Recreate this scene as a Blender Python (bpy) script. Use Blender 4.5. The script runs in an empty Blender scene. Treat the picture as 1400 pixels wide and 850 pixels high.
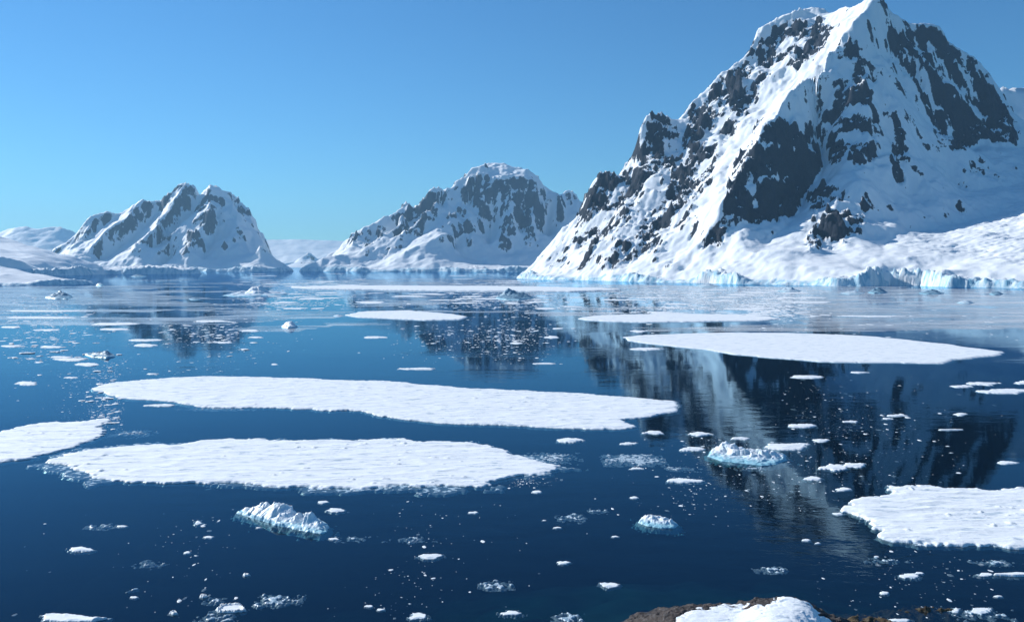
import bpy, math, random
import numpy as np

random.seed(7)
RNG = np.random.default_rng(7)
SC = bpy.context.scene
COL = SC.collection
R = math.radians

# ------------------------------------------------------------------ camera model
F = 1212.0            # focal length in photograph pixels (1400 wide)
H = 40.0              # eye height above the water, metres
HY = 360.0            # horizon row


def W(px, py, Y):
    """world point seen at photograph pixel (px, py) at distance Y"""
    return ((px - 700.0) / F * Y, Y, H - (py - HY) / F * Y)


def onwater(px, py):
    Y = H * F / (py - HY)
    return ((px - 700.0) / F * Y, Y)


cam = bpy.data.cameras.new('camera')
cam.sensor_width = 36.0
cam.lens = 36.0 * F / 1400.0
cam.shift_y = -(425.0 - HY) / 1400.0
cam.clip_start = 0.5
cam.clip_end = 60000.0
camo = bpy.data.objects.new('camera', cam)
COL.objects.link(camo)
camo.location = (0, 0, H)
camo.rotation_euler = (R(90), 0, 0)
SC.camera = camo

# ------------------------------------------------------------------ noise
_P = np.random.default_rng(11).permutation(256).astype(np.int32)
_P = np.concatenate([_P, _P, _P])
_a = np.random.default_rng(5).normal(size=(256, 3))
_G = (_a / np.linalg.norm(_a, axis=1)[:, None]).astype(np.float32) * 1.5


def gnoise(x, y, z=0.0):
    x, y, z = np.broadcast_arrays(np.asarray(x, np.float64), np.asarray(y, np.float64), np.asarray(z, np.float64))
    xi = np.floor(x).astype(np.int64); yi = np.floor(y).astype(np.int64); zi = np.floor(z).astype(np.int64)
    fx = (x - xi).astype(np.float32); fy = (y - yi).astype(np.float32); fz = (z - zi).astype(np.float32)
    u = fx * fx * fx * (fx * (fx * 6 - 15) + 10)
    v = fy * fy * fy * (fy * (fy * 6 - 15) + 10)
    w = fz * fz * fz * (fz * (fz * 6 - 15) + 10)

    def g(i, j, k):
        h = _P[(_P[(_P[(xi + i) & 255] + yi + j) & 255] + zi + k) & 255]
        q = _G[h]
        return q[..., 0] * (fx - i) + q[..., 1] * (fy - j) + q[..., 2] * (fz - k)

    def lerp(a, b, t): return a + (b - a) * t
    return lerp(lerp(lerp(g(0, 0, 0), g(1, 0, 0), u), lerp(g(0, 1, 0), g(1, 1, 0), u), v),
                lerp(lerp(g(0, 0, 1), g(1, 0, 1), u), lerp(g(0, 1, 1), g(1, 1, 1), u), v), w)


def fbm(x, y, z=0.0, octs=4, gain=0.5):
    s = 0; a = 1.0; f = 1.0
    for i in range(octs):
        s = s + a * gnoise(x * f + 17.3 * i, y * f - 9.1 * i, np.asarray(z) * f + 3.7 * i)
        a *= gain; f *= 2.03
    return s


def ridged(x, y, z=0.0, octs=5, gain=0.5):
    s = 0; a = 1.0; f = 1.0; prev = 1.0; tot = 0
    for i in range(octs):
        n = 1.0 - np.abs(gnoise(x * f + 31.7 * i, y * f + 5.3 * i, np.asarray(z) * f - 8.9 * i)) * 1.6
        n = np.clip(n, 0, 1) ** 2
        s = s + a * n * prev
        prev = np.clip(n * 1.4, 0, 1)
        tot += a
        a *= gain; f *= 2.07
    return s / tot


def sstep(a, b, x):
    t = np.clip((x - a) / (b - a), 0, 1)
    return t * t * (3 - 2 * t)


def poly_sdf(X, Y, pts):
    """signed distance to a polygon, positive inside"""
    X = np.asarray(X, np.float64); Y = np.asarray(Y, np.float64)
    d = np.full(X.shape, 1e18)
    ins = np.zeros(X.shape, bool)
    n = len(pts)
    for i in range(n):
        ax, ay = pts[i]; bx, by = pts[(i + 1) % n]
        ex, ey = bx - ax, by - ay
        L = ex * ex + ey * ey + 1e-12
        t = np.clip(((X - ax) * ex + (Y - ay) * ey) / L, 0, 1)
        dx = X - ax - t * ex; dy = Y - ay - t * ey
        d = np.minimum(d, dx * dx + dy * dy)
        if ay != by:
            c = ((ay > Y) != (by > Y)) & (X < (bx - ax) * (Y - ay) / (by - ay) + ax)
            ins ^= c
    d = np.sqrt(d)
    return np.where(ins, d, -d)


# ------------------------------------------------------------------ mesh helpers
def mesh_from(name, V, Fq, mat, smooth=True, attrs=None, parent=None):
    """V (n,3) and quads/tris Fq (m,k) -> one linked mesh object"""
    me = bpy.data.meshes.new(name)
    V = np.asarray(V, np.float32); Fq = np.asarray(Fq, np.int32)
    k = Fq.shape[1]
    me.vertices.add(len(V)); me.vertices.foreach_set('co', V.ravel())
    me.loops.add(Fq.size); me.loops.foreach_set('vertex_index', Fq.ravel())
    me.polygons.add(len(Fq))
    me.polygons.foreach_set('loop_start', np.arange(0, Fq.size, k, dtype=np.int32))
    me.polygons.foreach_set('loop_total', np.full(len(Fq), k, np.int32))
    me.polygons.foreach_set('use_smooth', np.full(len(Fq), smooth, bool))
    for an, av in (attrs or {}).items():
        at = me.attributes.new(an, 'FLOAT', 'POINT')
        at.data.foreach_set('value', np.asarray(av, np.float32).ravel())
    me.update(calc_edges=True)
    me.validate()
    o = bpy.data.objects.new(name, me)
    me.materials.append(mat)
    COL.objects.link(o)
    if parent is not None:
        o.parent = parent
    return o


def grid_mesh(name, X, Y, Z, keep, mat, attrs=None, parent=None, origin=None, smooth=True):
    ny, nx = X.shape
    idx = np.arange(ny * nx).reshape(ny, nx)
    q = np.stack([idx[:-1, :-1], idx[:-1, 1:], idx[1:, 1:], idx[1:, :-1]], -1).reshape(-1, 4)
    if keep is not None:
        kf = keep.ravel()
        q = q[kf[q].any(1)]
    used = np.zeros(ny * nx, bool); used[q.ravel()] = True
    new = np.cumsum(used) - 1
    V = np.stack([X.ravel(), Y.ravel(), Z.ravel()], -1)[used]
    if origin is not None:
        V = V - np.asarray(origin)
    at = {k: v.ravel()[used] for k, v in (attrs or {}).items()}
    o = mesh_from(name, V, new[q], mat, smooth, at, parent)
    if origin is not None:
        o.location = origin
    return o


def tag(o, label=None, cat=None, group=None, kind=None):
    if label: o['label'] = label
    if cat: o['category'] = cat
    if group: o['group'] = group
    if kind: o['kind'] = kind
    return o


# ------------------------------------------------------------------ materials
def new_mat(name):
    m = bpy.data.materials.new(name); m.use_nodes = True
    nt = m.node_tree; nt.nodes.clear()
    return m, nt


class N:
    def __init__(self, nt): self.nt = nt
    def node(self, t, **kw):
        n = self.nt.nodes.new(t)
        for k, v in kw.items(): setattr(n, k, v)
        return n
    def link(self, a, b): self.nt.links.new(a, b)
    def noise(self, scale, detail=4, rough=0.5, vec=None, dim='3D'):
        n = self.node('ShaderNodeTexNoise'); n.noise_dimensions = dim
        n.inputs['Scale'].default_value = scale; n.inputs['Detail'].default_value = detail
        n.inputs['Roughness'].default_value = rough
        if vec is not None: self.link(vec, n.inputs['Vector'])
        return n.outputs['Fac']
    def math(self, op, a, b=None, c=None, clamp=False):
        n = self.node('ShaderNodeMath', operation=op); n.use_clamp = clamp
        for i, v in enumerate((a, b, c)):
            if v is None: continue
            if isinstance(v, (int, float)): n.inputs[i].default_value = v
            else: self.link(v, n.inputs[i])
        return n.outputs[0]
    def ramp(self, v, a, b, lo=0.0, hi=1.0):
        n = self.node('ShaderNodeMapRange'); n.interpolation_type = 'SMOOTHSTEP'
        n.inputs['From Min'].default_value = a; n.inputs['From Max'].default_value = b
        n.inputs['To Min'].default_value = lo; n.inputs['To Max'].default_value = hi
        self.link(v, n.inputs['Value']); return n.outputs[0]
    def mix(self, f, a, b):
        n = self.node('ShaderNodeMix', data_type='RGBA')
        if isinstance(f, (int, float)): n.inputs[0].default_value = f
        else: self.link(f, n.inputs[0])
        for s, v in ((6, a), (7, b)):
            if isinstance(v, (tuple, list)): n.inputs[s].default_value = (*v, 1)
            else: self.link(v, n.inputs[s])
        return n.outputs[2]
    def attr(self, name):
        n = self.node('ShaderNodeAttribute'); n.attribute_name = name
        return n.outputs['Fac']
    def mapping(self, vec, scale=(1, 1, 1), rot=(0, 0, 0)):
        n = self.node('ShaderNodeMapping'); n.inputs['Scale'].default_value = scale
        n.inputs['Rotation'].default_value = rot
        self.link(vec, n.inputs['Vector']); return n.outputs[0]
    def bump(self, h, strength, dist, normal=None):
        n = self.node('ShaderNodeBump'); n.inputs['Strength'].default_value = strength
        n.inputs['Distance'].default_value = dist
        self.link(h, n.inputs['Height'])
        if normal is not None: self.link(normal, n.inputs['Normal'])
        return n.outputs[0]
    def principled(self, col, rough, normal=None, spec=0.3):
        p = self.node('ShaderNodeBsdfPrincipled')
        if isinstance(col, (tuple, list)): p.inputs['Base Color'].default_value = (*col, 1)
        else: self.link(col, p.inputs['Base Color'])
        if isinstance(rough, (int, float)): p.inputs['Roughness'].default_value = rough
        else: self.link(rough, p.inputs['Roughness'])
        p.inputs['Specular IOR Level'].default_value = spec
        if normal is not None: self.link(normal, p.inputs['Normal'])
        return p.outputs[0]
    def out(self, surf=None, vol=None):
        o = self.node('ShaderNodeOutputMaterial')
        if surf is not None: self.link(surf, o.inputs['Surface'])
        if vol is not None: self.link(vol, o.inputs['Volume'])


SNOW = (0.86, 0.885, 0.91)


def mountain_material(name, scale=1.0, r0=(0.006, 0.011, 0.022), r1=(0.030, 0.038, 0.054)):
    m, nt = new_mat(name); n = N(nt)
    tc = n.node('ShaderNodeTexCoord'); P = tc.outputs['Object']
    geo = n.node('ShaderNodeNewGeometry')
    sep = n.node('ShaderNodeSeparateXYZ'); n.link(geo.outputs['Normal'], sep.inputs[0])
    fine = n.noise(0.11 / scale, 6, 0.62, n.mapping(P, (1, 1, 0.45)))
    mid = n.noise(0.03 / scale, 5, 0.6, P)
    v = n.math('ADD', n.attr('rock'), n.math('MULTIPLY', n.math('SUBTRACT', fine, 0.5), 0.9))
    v = n.math('ADD', v, n.math('MULTIPLY', n.math('SUBTRACT', mid, 0.5), 0.7))
    v = n.math('ADD', v, n.math('MULTIPLY', n.math('SUBTRACT', 0.60, sep.outputs['Z']), 1.0))
    stk = n.noise(0.045 / scale, 5, 0.6, n.mapping(P, (1, 1, 0.16)))
    v = n.math('ADD', v, n.math('MULTIPLY', n.math('SUBTRACT', stk, 0.5), 0.4))
    tn = n.noise(0.10 / scale, 4, 0.6, n.mapping(n.mapping(P, (1, 1, 1), (0.0, R(38), R(20))), (0.22, 1, 1)))
    v = n.math('ADD', v, n.math('MULTIPLY', n.math('SUBTRACT', tn, 0.5), 0.6))
    rock = n.ramp(v, 0.46, 0.56)
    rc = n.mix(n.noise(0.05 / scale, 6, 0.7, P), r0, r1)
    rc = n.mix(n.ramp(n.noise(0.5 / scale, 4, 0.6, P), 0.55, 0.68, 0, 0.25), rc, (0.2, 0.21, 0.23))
    sn = n.mix(n.noise(0.02 / scale, 4, 0.6, P), (0.80, 0.835, 0.86), (0.88, 0.905, 0.91))
    ice = n.mix(n.ramp(n.noise(0.09 / scale, 6, 0.65, n.mapping(P, (1, 1, 0.14))), 0.36, 0.64), (0.24, 0.50, 0.64), (0.76, 0.86, 0.90))
    sn = n.mix(n.attr('ice'), sn, ice)
    c = n.mix(rock, sn, rc)
    bs = n.bump(n.noise(0.16 / scale, 5, 0.55, P), 0.35, 1.6 * scale)
    bs = n.bump(n.noise(0.045 / scale, 4, 0.55, n.mapping(P, (1, 1, 0.4))), 0.30, 2.6 * scale, bs)
    br = n.bump(n.noise(0.2 / scale, 7, 0.7, n.mapping(P, (1, 1, 0.6))), 0.9, 4.5 * scale)
    mixn = n.node('ShaderNodeMix', data_type='VECTOR')
    n.link(rock, mixn.inputs[0]); n.link(bs, mixn.inputs[4]); n.link(br, mixn.inputs[5])
    n.out(n.principled(c, n.ramp(rock, 0, 1, 0.65, 0.85), mixn.outputs[1], 0.2))
    return m


def floe_material(name, ice_col=(0.80, 0.86, 0.90), spot=0.0):
    m, nt = new_mat(name); n = N(nt)
    tc = n.node('ShaderNodeTexCoord'); P = tc.outputs['Object']
    a = n.noise(0.5, 5, 0.6, n.mapping(P, (0.35, 1.0, 1), (0, 0, 0.15)))
    b = n.noise(2.2, 5, 0.65, P)
    c = n.mix(a, (0.79, 0.83, 0.85), (0.88, 0.91, 0.91))
    c = n.mix(n.ramp(b, 0.62, 0.75, 0, 0.35), c, (0.62, 0.70, 0.76))
    fl = n.noise(0.75, 6, 0.7, n.mapping(P, (0.3, 1.0, 1), (0, 0, 0.2)))
    c = n.mix(n.ramp(fl, 0.55, 0.63, 0, 0.85), c, (0.42, 0.52, 0.60))
    wet = n.attr('wet')
    c = n.mix(wet, c, n.mix(b, (0.30, 0.44, 0.52), (0.55, 0.66, 0.72)))
    bm = n.bump(b, 0.5, 0.10)
    bm = n.bump(a, 0.5, 0.25, bm)
    n.out(n.principled(c, n.ramp(wet, 0, 1, 0.7, 0.25), bm, 0.3))
    return m


def berg_material(name, c0=(0.74, 0.83, 0.88), c1=(0.90, 0.92, 0.93)):
    m, nt = new_mat(name); n = N(nt)
    tc = n.node('ShaderNodeTexCoord'); P = tc.outputs['Object']
    b = n.noise(1.6, 6, 0.65, P)
    c = n.mix(b, c0, c1)
    blue = n.mix(n.noise(0.8, 4, 0.6, P), (0.16, 0.46, 0.58), (0.46, 0.72, 0.80))
    c = n.mix(n.attr('blue'), c, blue)
    bm = n.bump(n.noise(3.5, 6, 0.7, P), 0.5, 0.10)
    bm = n.bump(n.noise(0.9, 4, 0.6, P), 0.4, 0.25, bm)
    n.out(n.principled(c, 0.45, bm, 0.35))
    return m


MOUNT = mountain_material('near_mountain_snow_and_rock', 1.0)
MOUNT_FAR = mountain_material('far_mountain_snow_and_hazed_rock', 2.0, (0.028, 0.042, 0.066), (0.080, 0.105, 0.140))  # rock lightened and blued: distance haze painted into its colour
MOUNT_VFAR = mountain_material('distant_mountain_snow_and_rock', 4.0)
FLOE = floe_material('floe_snow')
BERG = berg_material('glacier_ice')
BERG_HALF_SHADED = berg_material('half_shaded_glacier_ice', (0.40, 0.55, 0.64), (0.68, 0.78, 0.83))  # same glacier ice with bluish shade painted into its colour
BERG_SHADED = berg_material('shaded_glacier_ice', (0.08, 0.19, 0.28), (0.32, 0.47, 0.56))  # same glacier ice darkened, the shade on its near side put into the colour


# ------------------------------------------------------------------ terrain from ridges and valleys
def solve(base_fixed, fixed, nlev, iters=(260, 160, 110, 80, 60, 50)):
    """harmonic surface through the fixed cells, coarse to fine"""
    levels = [(base_fixed, fixed)]
    for _ in range(nlev - 1):
        v, f = levels[-1]
        ny, nx = v.shape; my, mx = (ny + 1) // 2, (nx + 1) // 2
        vp = np.zeros((my * 2, mx * 2)); fp = np.zeros((my * 2, mx * 2))
        vp[:ny, :nx] = v * f; fp[:ny, :nx] = f
        vs = vp.reshape(my, 2, mx, 2).sum((1, 3)); fs = fp.reshape(my, 2, mx, 2).sum((1, 3))
        levels.append((np.where(fs > 0, vs / np.maximum(fs, 1), 0), fs > 0))
    z = None
    for li in range(len(levels) - 1, -1, -1):
        v, f = levels[li]
        ny, nx = v.shape
        if z is None:
            z = np.full(v.shape, v[f].mean() if f.any() else 0.0)
        else:
            z = np.repeat(np.repeat(z, 2, 0), 2, 1)[:ny, :nx]
        z = np.where(f, v, z)
        for _ in range(iters[min(len(levels) - 1 - li, len(iters) - 1)]):
            p = np.pad(z, 1, mode='edge')
            a = 0.25 * (p[:-2, 1:-1] + p[2:, 1:-1] + p[1:-1, :-2] + p[1:-1, 2:])
            z = np.where(f, v, a)
    return z


def bil(A, fi, fj):
    ny, nx = A.shape
    fj = np.clip(fj, 0, nx - 1.001); fi = np.clip(fi, 0, ny - 1.001)
    i = fi.astype(int); j = fj.astype(int); a = fi - i; b = fj - j
    return (A[i, j] * (1 - b) + A[i, j + 1] * b) * (1 - a) + (A[i + 1, j] * (1 - b) + A[i + 1, j + 1] * b) * a


def blur(A, n):
    for _ in range(n):
        p = np.pad(A, 1, mode='edge')
        A = 0.25 * A + 0.125 * (p[:-2, 1:-1] + p[2:, 1:-1] + p[1:-1, :-2] + p[1:-1, 2:]) + 0.0625 * (p[:-2, :-2] + p[2:, 2:] + p[2:, :-2] + p[:-2, 2:])
    return A


def fall_lines(z, noise, steps, nb=6):
    """noise drawn out along the line water would run down the slope"""
    zb = blur(z, nb)
    gy, gx = np.gradient(zb)
    m = np.sqrt(gx * gx + gy * gy) + 1e-6
    ux, uy = gx / m, gy / m
    ny, nx = z.shape
    J, I = np.meshgrid(np.arange(nx, dtype=float), np.arange(ny, dtype=float))
    acc = noise.copy(); tot = 1.0
    for sg in (1, -1):
        fi, fj = I.copy(), J.copy()
        for k in range(steps):
            dx = bil(ux, fi, fj); dy = bil(uy, fi, fj)
            fi = fi + sg * dy; fj = fj + sg * dx
            w = 1 - k / steps
            acc += w * bil(noise, fi, fj); tot += w
    acc /= tot
    return (acc - acc.mean()) / (acc.std() + 1e-9)


def terrain(name, box, cell, lines, land, mat, rocks=(), amp=14.0, crag=12.0, L=140.0,
            cliff=None, scale=1.0, slope_rock=(1.05, 1.6), seed=0.0, shore_noise=14.0, cliffs=(), slope_gain=0.32, warp=0.16,
            speckle=0.30, smoothing=0, serac=None, streak=0.17):
    x0, x1, y0, y1 = box
    xs = np.arange(x0, x1 + cell, cell); ys = np.arange(y0, y1 + cell, cell)
    X, Y = np.meshgrid(xs, ys)
    ny, nx = X.shape
    # wiggly shoreline
    sx = shore_noise * fbm(X / (70 * scale) + seed, Y / (70 * scale), 1.7, 4)
    sdf = poly_sdf(X, Y, land) + sx
    acc = np.zeros(X.shape); cnt = np.zeros(X.shape)
    for ln in lines:
        pts = [W(*p) for p in ln]
        for a, b in zip(pts[:-1], pts[1:]):
            n = max(2, int(math.hypot(b[0] - a[0], b[1] - a[1]) / (cell * 0.6)))
            for t in np.linspace(0, 1, n):
                i = int(round((a[1] + (b[1] - a[1]) * t - y0) / cell)); j = int(round((a[0] + (b[0] - a[0]) * t - x0) / cell))
                if 0 <= i < ny and 0 <= j < nx:
                    acc[i, j] += a[2] + (b[2] - a[2]) * t; cnt[i, j] += 1
    out = sdf < 0
    fixed = (cnt > 0) | out
    val = np.where(cnt > 0, acc / np.maximum(cnt, 1), 0.0)
    val = np.where(out & (cnt == 0), 0.0, val)
    z = solve(val, fixed, 7)
    for _ in range(smoothing):
        p = np.pad(z, 1, mode='edge')
        z = 0.5 * z + 0.125 * (p[:-2, 1:-1] + p[2:, 1:-1] + p[1:-1, :-2] + p[1:-1, 2:])
    # wander of ridges and gullies
    wx = warp * L * fbm(X / (L * 0.8) + seed, Y / (L * 0.8), z / (L * 1.6), 4)
    wy = warp * L * fbm(X / (L * 0.8) - 40 + seed, Y / (L * 0.8) + 11, z / (L * 1.6), 4)
    jx = np.clip((X + wx - x0) / cell, 0, nx - 1.001); jy = np.clip((Y + wy - y0) / cell, 0, ny - 1.001)
    ix = jx.astype(int); iy = jy.astype(int); tx = jx - ix; ty = jy - iy
    z = (z[iy, ix] * (1 - tx) + z[iy, ix + 1] * tx) * (1 - ty) + (z[iy + 1, ix] * (1 - tx) + z[iy + 1, ix + 1] * tx) * ty
    gy, gx = np.gradient(z, cell)
    slope = np.sqrt(gx * gx + gy * gy)
    # rock zones given where they lie on the mountain
    px = 700 + X / Y * F; py = HY - (z - H) / Y * F
    wob = 7.0 * fbm(X / (26 * scale), Y / (26 * scale), z / (34 * scale), 4)
    wob2 = 7.0 * fbm(X / (26 * scale) + 50, Y / (26 * scale), z / (34 * scale) + 9, 4)
    zone = np.zeros(X.shape); cutm = np.zeros(X.shape)
    for st, poly in rocks:
        d = poly_sdf(px + wob, py + wob2, poly)
        if st < 0:
            zone = zone * (1 - sstep(-3, 5, d) * -st)
            cutm = np.maximum(cutm, sstep(-3, 5, d) * -st)
        else:
            zone = np.maximum(zone, st * sstep(-5, 5, d))
    up = sstep(6 * scale, 60 * scale, z)
    rg = ridged(X / L + seed, Y / L, z / (L * 2.2), 6, 0.52)
    rg2 = ridged(X / (L * 0.33) + seed + 7, Y / (L * 0.33), z / (L * 0.33 * 2.6), 5, 0.55)
    soft = fbm(X / (L * 0.5) + seed, Y / (L * 0.5) + 3, z / L, 4)
    spk = fbm(X / (L * 0.36) + 20, Y / (L * 0.36), z / (L * 0.6), 3)
    q = cell
    s1 = fall_lines(z, fbm(X / (q * 3.2), Y / (q * 3.2), 0.5 + seed, 2), 12, 5)
    s2 = fall_lines(z, fbm(X / (q * 9), Y / (q * 9), 1.5 + seed, 3), 22, 10)
    steep = sstep(0.45, 0.95, slope)
    rock = zone + slope_gain * sstep(slope_rock[0], slope_rock[1], slope) + speckle * spk * sstep(0.5, 1.0, slope) + steep * (streak * s1 + 1.1 * streak * s2)
    rock = rock - 0.30 * cutm
    rr = sstep(0.25, 0.7, rock)
    z = z + up * (amp * (rg - 0.35) * (0.10 + 0.26 * sstep(60 * scale, 240 * scale, z) + 0.9 * rr) + amp * 0.16 * soft * (0.35 + 0.65 * sstep(60 * scale, 200 * scale, z)))
    if serac is not None:
        sr = sstep(-8, 14, poly_sdf(px + 2 * wob, py + wob2, serac))
        z = z + sr * (5.0 * (ridged(X / 60 + 0.25 * Y / 30, Y / 20, 3.1, 4) - 0.4) + 1.5 * fbm(X / 9, Y / 7, 1.1, 3))
    z = z + up * rr * (crag * (rg2 - 0.45) + 0.3 * crag * fbm(X / (9 * scale), Y / (9 * scale), z / (14 * scale), 3))
    z = z + up * steep * q * ((0.55 + 0.9 * rr) * s2 + (0.16 + 0.5 * rr) * s1)
    z = z + (1 - rr) * up * 0.40 * scale * fbm(X / (16 * scale), Y / (16 * scale), 0.3, 4)
    # ice cliffs where the snow meets the water
    tpi = z - blur(z, 14)
    rock = rock + 0.13 * np.tanh(tpi / (tpi[up > 0.5].std() + 1e-6)) * steep
    ice = np.zeros(X.shape)
    if cliff is not None:
        lo, hi = cliff
        ch = lo + (hi - lo) * np.clip(0.5 + 0.9 * fbm(X / (110 * scale) + 3 + seed, Y / (110 * scale), 0.5, 3), 0, 1)
        for (cx, cy, rad, hh) in cliffs:
            g = np.exp(-((X - cx) ** 2 + (Y - cy) ** 2) / (rad * rad))
            ch = ch * (1 - g) + hh * g
        cr = 0.75 + 0.6 * np.abs(fbm(X / (13 * scale), Y / (13 * scale), 0.1, 3))
        face = ch * sstep(0, 9 * scale, sdf + 3 * scale * fbm(X / (8 * scale), Y / (8 * scale), 2.2, 3)) * np.minimum(cr, 1.15)
        ice = (1 - sstep(7 * scale, 22 * scale, sdf)) * (z < face + 4 * scale)
        z = np.maximum(z, face)
        rock = rock * (1 - 0.8 * (1 - sstep(9 * scale, 24 * scale, sdf)))
    z = np.where(sdf < 0, np.maximum(sdf * 0.8, -8.0), z + 0.4)
    o = grid_mesh(name, X, Y, z, z > -7.5, mat, {'rock': rock, 'ice': ice})
    return o, X, Y, z


# ------------------------------------------------------------------ the great mountain on the right
near_lines = [
    # skyline
    [(712, 379, 2440), (740, 352, 2440), (762, 330, 2445), (790, 287, 2450), (808, 255, 2450), (822, 238, 2450), (838, 236, 2450), (846, 243, 2460),
     (862, 226, 2460), (872, 216, 2455), (882, 180, 2450), (893, 152, 2450), (903, 149, 2450), (912, 163, 2460), (922, 165, 2470), (937, 152, 2480), (962, 128, 2500),
     (1000, 90, 2540), (1030, 64, 2560), (1045, 40, 2580), (1066, 20, 2590), (1090, 11, 2600), (1112, 10, 2600), (1140, 19, 2560), (1160, 9, 2460), (1174, 4, 2400), (1186, 3, 2350)],
    [(1186, 3, 2350), (1198, 3, 2350), (1212, 7, 2360), (1226, 21, 2380), (1247, 33, 2390), (1265, 31, 2400), (1288, 42, 2410), (1303, 60, 2420), (1326, 80, 2430), (1346, 104, 2440),
     (1368, 136, 2450), (1392, 172, 2440), (1430, 192, 2440), (1500, 200, 2420), (1650, 190, 2380)],
    # main arete
    [(1186, 2, 2350), (1172, 25, 2320), (1152, 60, 2290), (1126, 95, 2240), (1096, 107, 2190), (1066, 150, 2130), (1040, 172, 2080), (1016, 215, 2030), (997, 260, 1980),
     (979, 297, 1950), (960, 337, 1915), (935, 372, 1890)],
    # middle spur
    [(1186, 2, 2350), (1184, 50, 2280), (1180, 100, 2215), (1190, 150, 2150), (1186, 200, 2080), (1168, 235, 2010), (1156, 262, 1945), (1142, 300, 1875), (1128, 345, 1800)],
    # gully left of the arete
    [(1070, 75, 2480), (1062, 125, 2380), (1024, 185, 2250), (988, 235, 2150), (962, 290, 2050), (937, 335, 1975), (905, 380, 1905)],
    # gully right of the arete
    [(1150, 95, 2290), (1110, 130, 2255), (1118, 180, 2200), (1128, 225, 2150), (1102, 280, 2040), (1062, 322, 1900), (1035, 350, 1800)],
    # couloir right of the spur
    [(1206, 40, 2330), (1213, 110, 2240), (1218, 200, 2130), (1226, 275, 1980), (1215, 335, 1790), (1200, 362, 1640)],
    # foot of the right rock wall and the apron
    [(1225, 85, 2330), (1258, 125, 2310), (1285, 180, 2280), (1312, 208, 2260), (1345, 200, 2280), (1400, 205, 2290)],
    [(1300, 250, 2120), (1330, 262, 2080), (1400, 250, 2110), (1500, 235, 2110), (1640, 210, 2100)],
    [(1245, 322, 1880), (1320, 305, 1950), (1400, 272, 1990), (1500, 245, 1980), (1640, 215, 1950)],
    [(1240, 352, 1660), (1320, 340, 1680), (1400, 318, 1720), (1500, 285, 1720), (1640, 240, 1700)],
    [(1180, 364, 1590), (1250, 366, 1555), (1330, 370, 1530), (1400, 366, 1500), (1500, 355, 1460), (1640, 335, 1360)],
    # snow terrace under the dark face
    [(985, 345, 1880), (1030, 346, 1800), (1080, 342, 1770), (1125, 352, 1740)],
    [(975, 362, 1850), (1020, 366, 1760), (1080, 364, 1690), (1140, 364, 1640)],
    # left-flank ribs and gullies
    [(937, 152, 2480), (930, 200, 2390), (925, 250, 2290), (900, 300, 2160), (868, 345, 2050), (850, 378, 1995)],
    [(962, 128, 2500), (960, 190, 2370), (945, 250, 2230), (915, 310, 2090), (890, 345, 2010)],
    [(912, 163, 2460), (908, 220, 2370), (880, 280, 2230), (845, 330, 2120), (818, 376, 2060)],
    [(893, 152, 2450), (880, 225, 2380), (858, 280, 2270), (825, 325, 2180), (790, 375, 2130)],
    [(872, 216, 2455), (852, 270, 2360), (826, 310, 2280), (790, 345, 2230), (766, 376, 2200)],
    [(822, 238, 2450), (815, 280, 2400), (790, 325, 2330), (750, 365, 2300)],
    [(1000, 90, 2540), (1005, 130, 2450), (985, 190, 2330), (955, 245, 2210)],
    [(1045, 40, 2580), (1055, 75, 2510), (1040, 130, 2390)],
    [(1112, 10, 2600), (1112, 50, 2480), (1090, 90, 2390)],
]
land_near = [onwater(*p) for p in [(709, 380.5), (740, 382), (800, 383.2), (860, 385), (905, 386), (960, 387), (1010, 388.5), (1050, 389), (1100, 390), (1150, 391), (1180, 391.5), (1215, 390), (1262, 390.5), (1290, 392.5), (1340, 393), (1400, 394), (1500, 395.5), (1660, 398)]]
land_near += [(1600, 1500), (2050, 2100), (2050, 3150), (500, 3150), (150, 2800), (20, 2560)]
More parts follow.
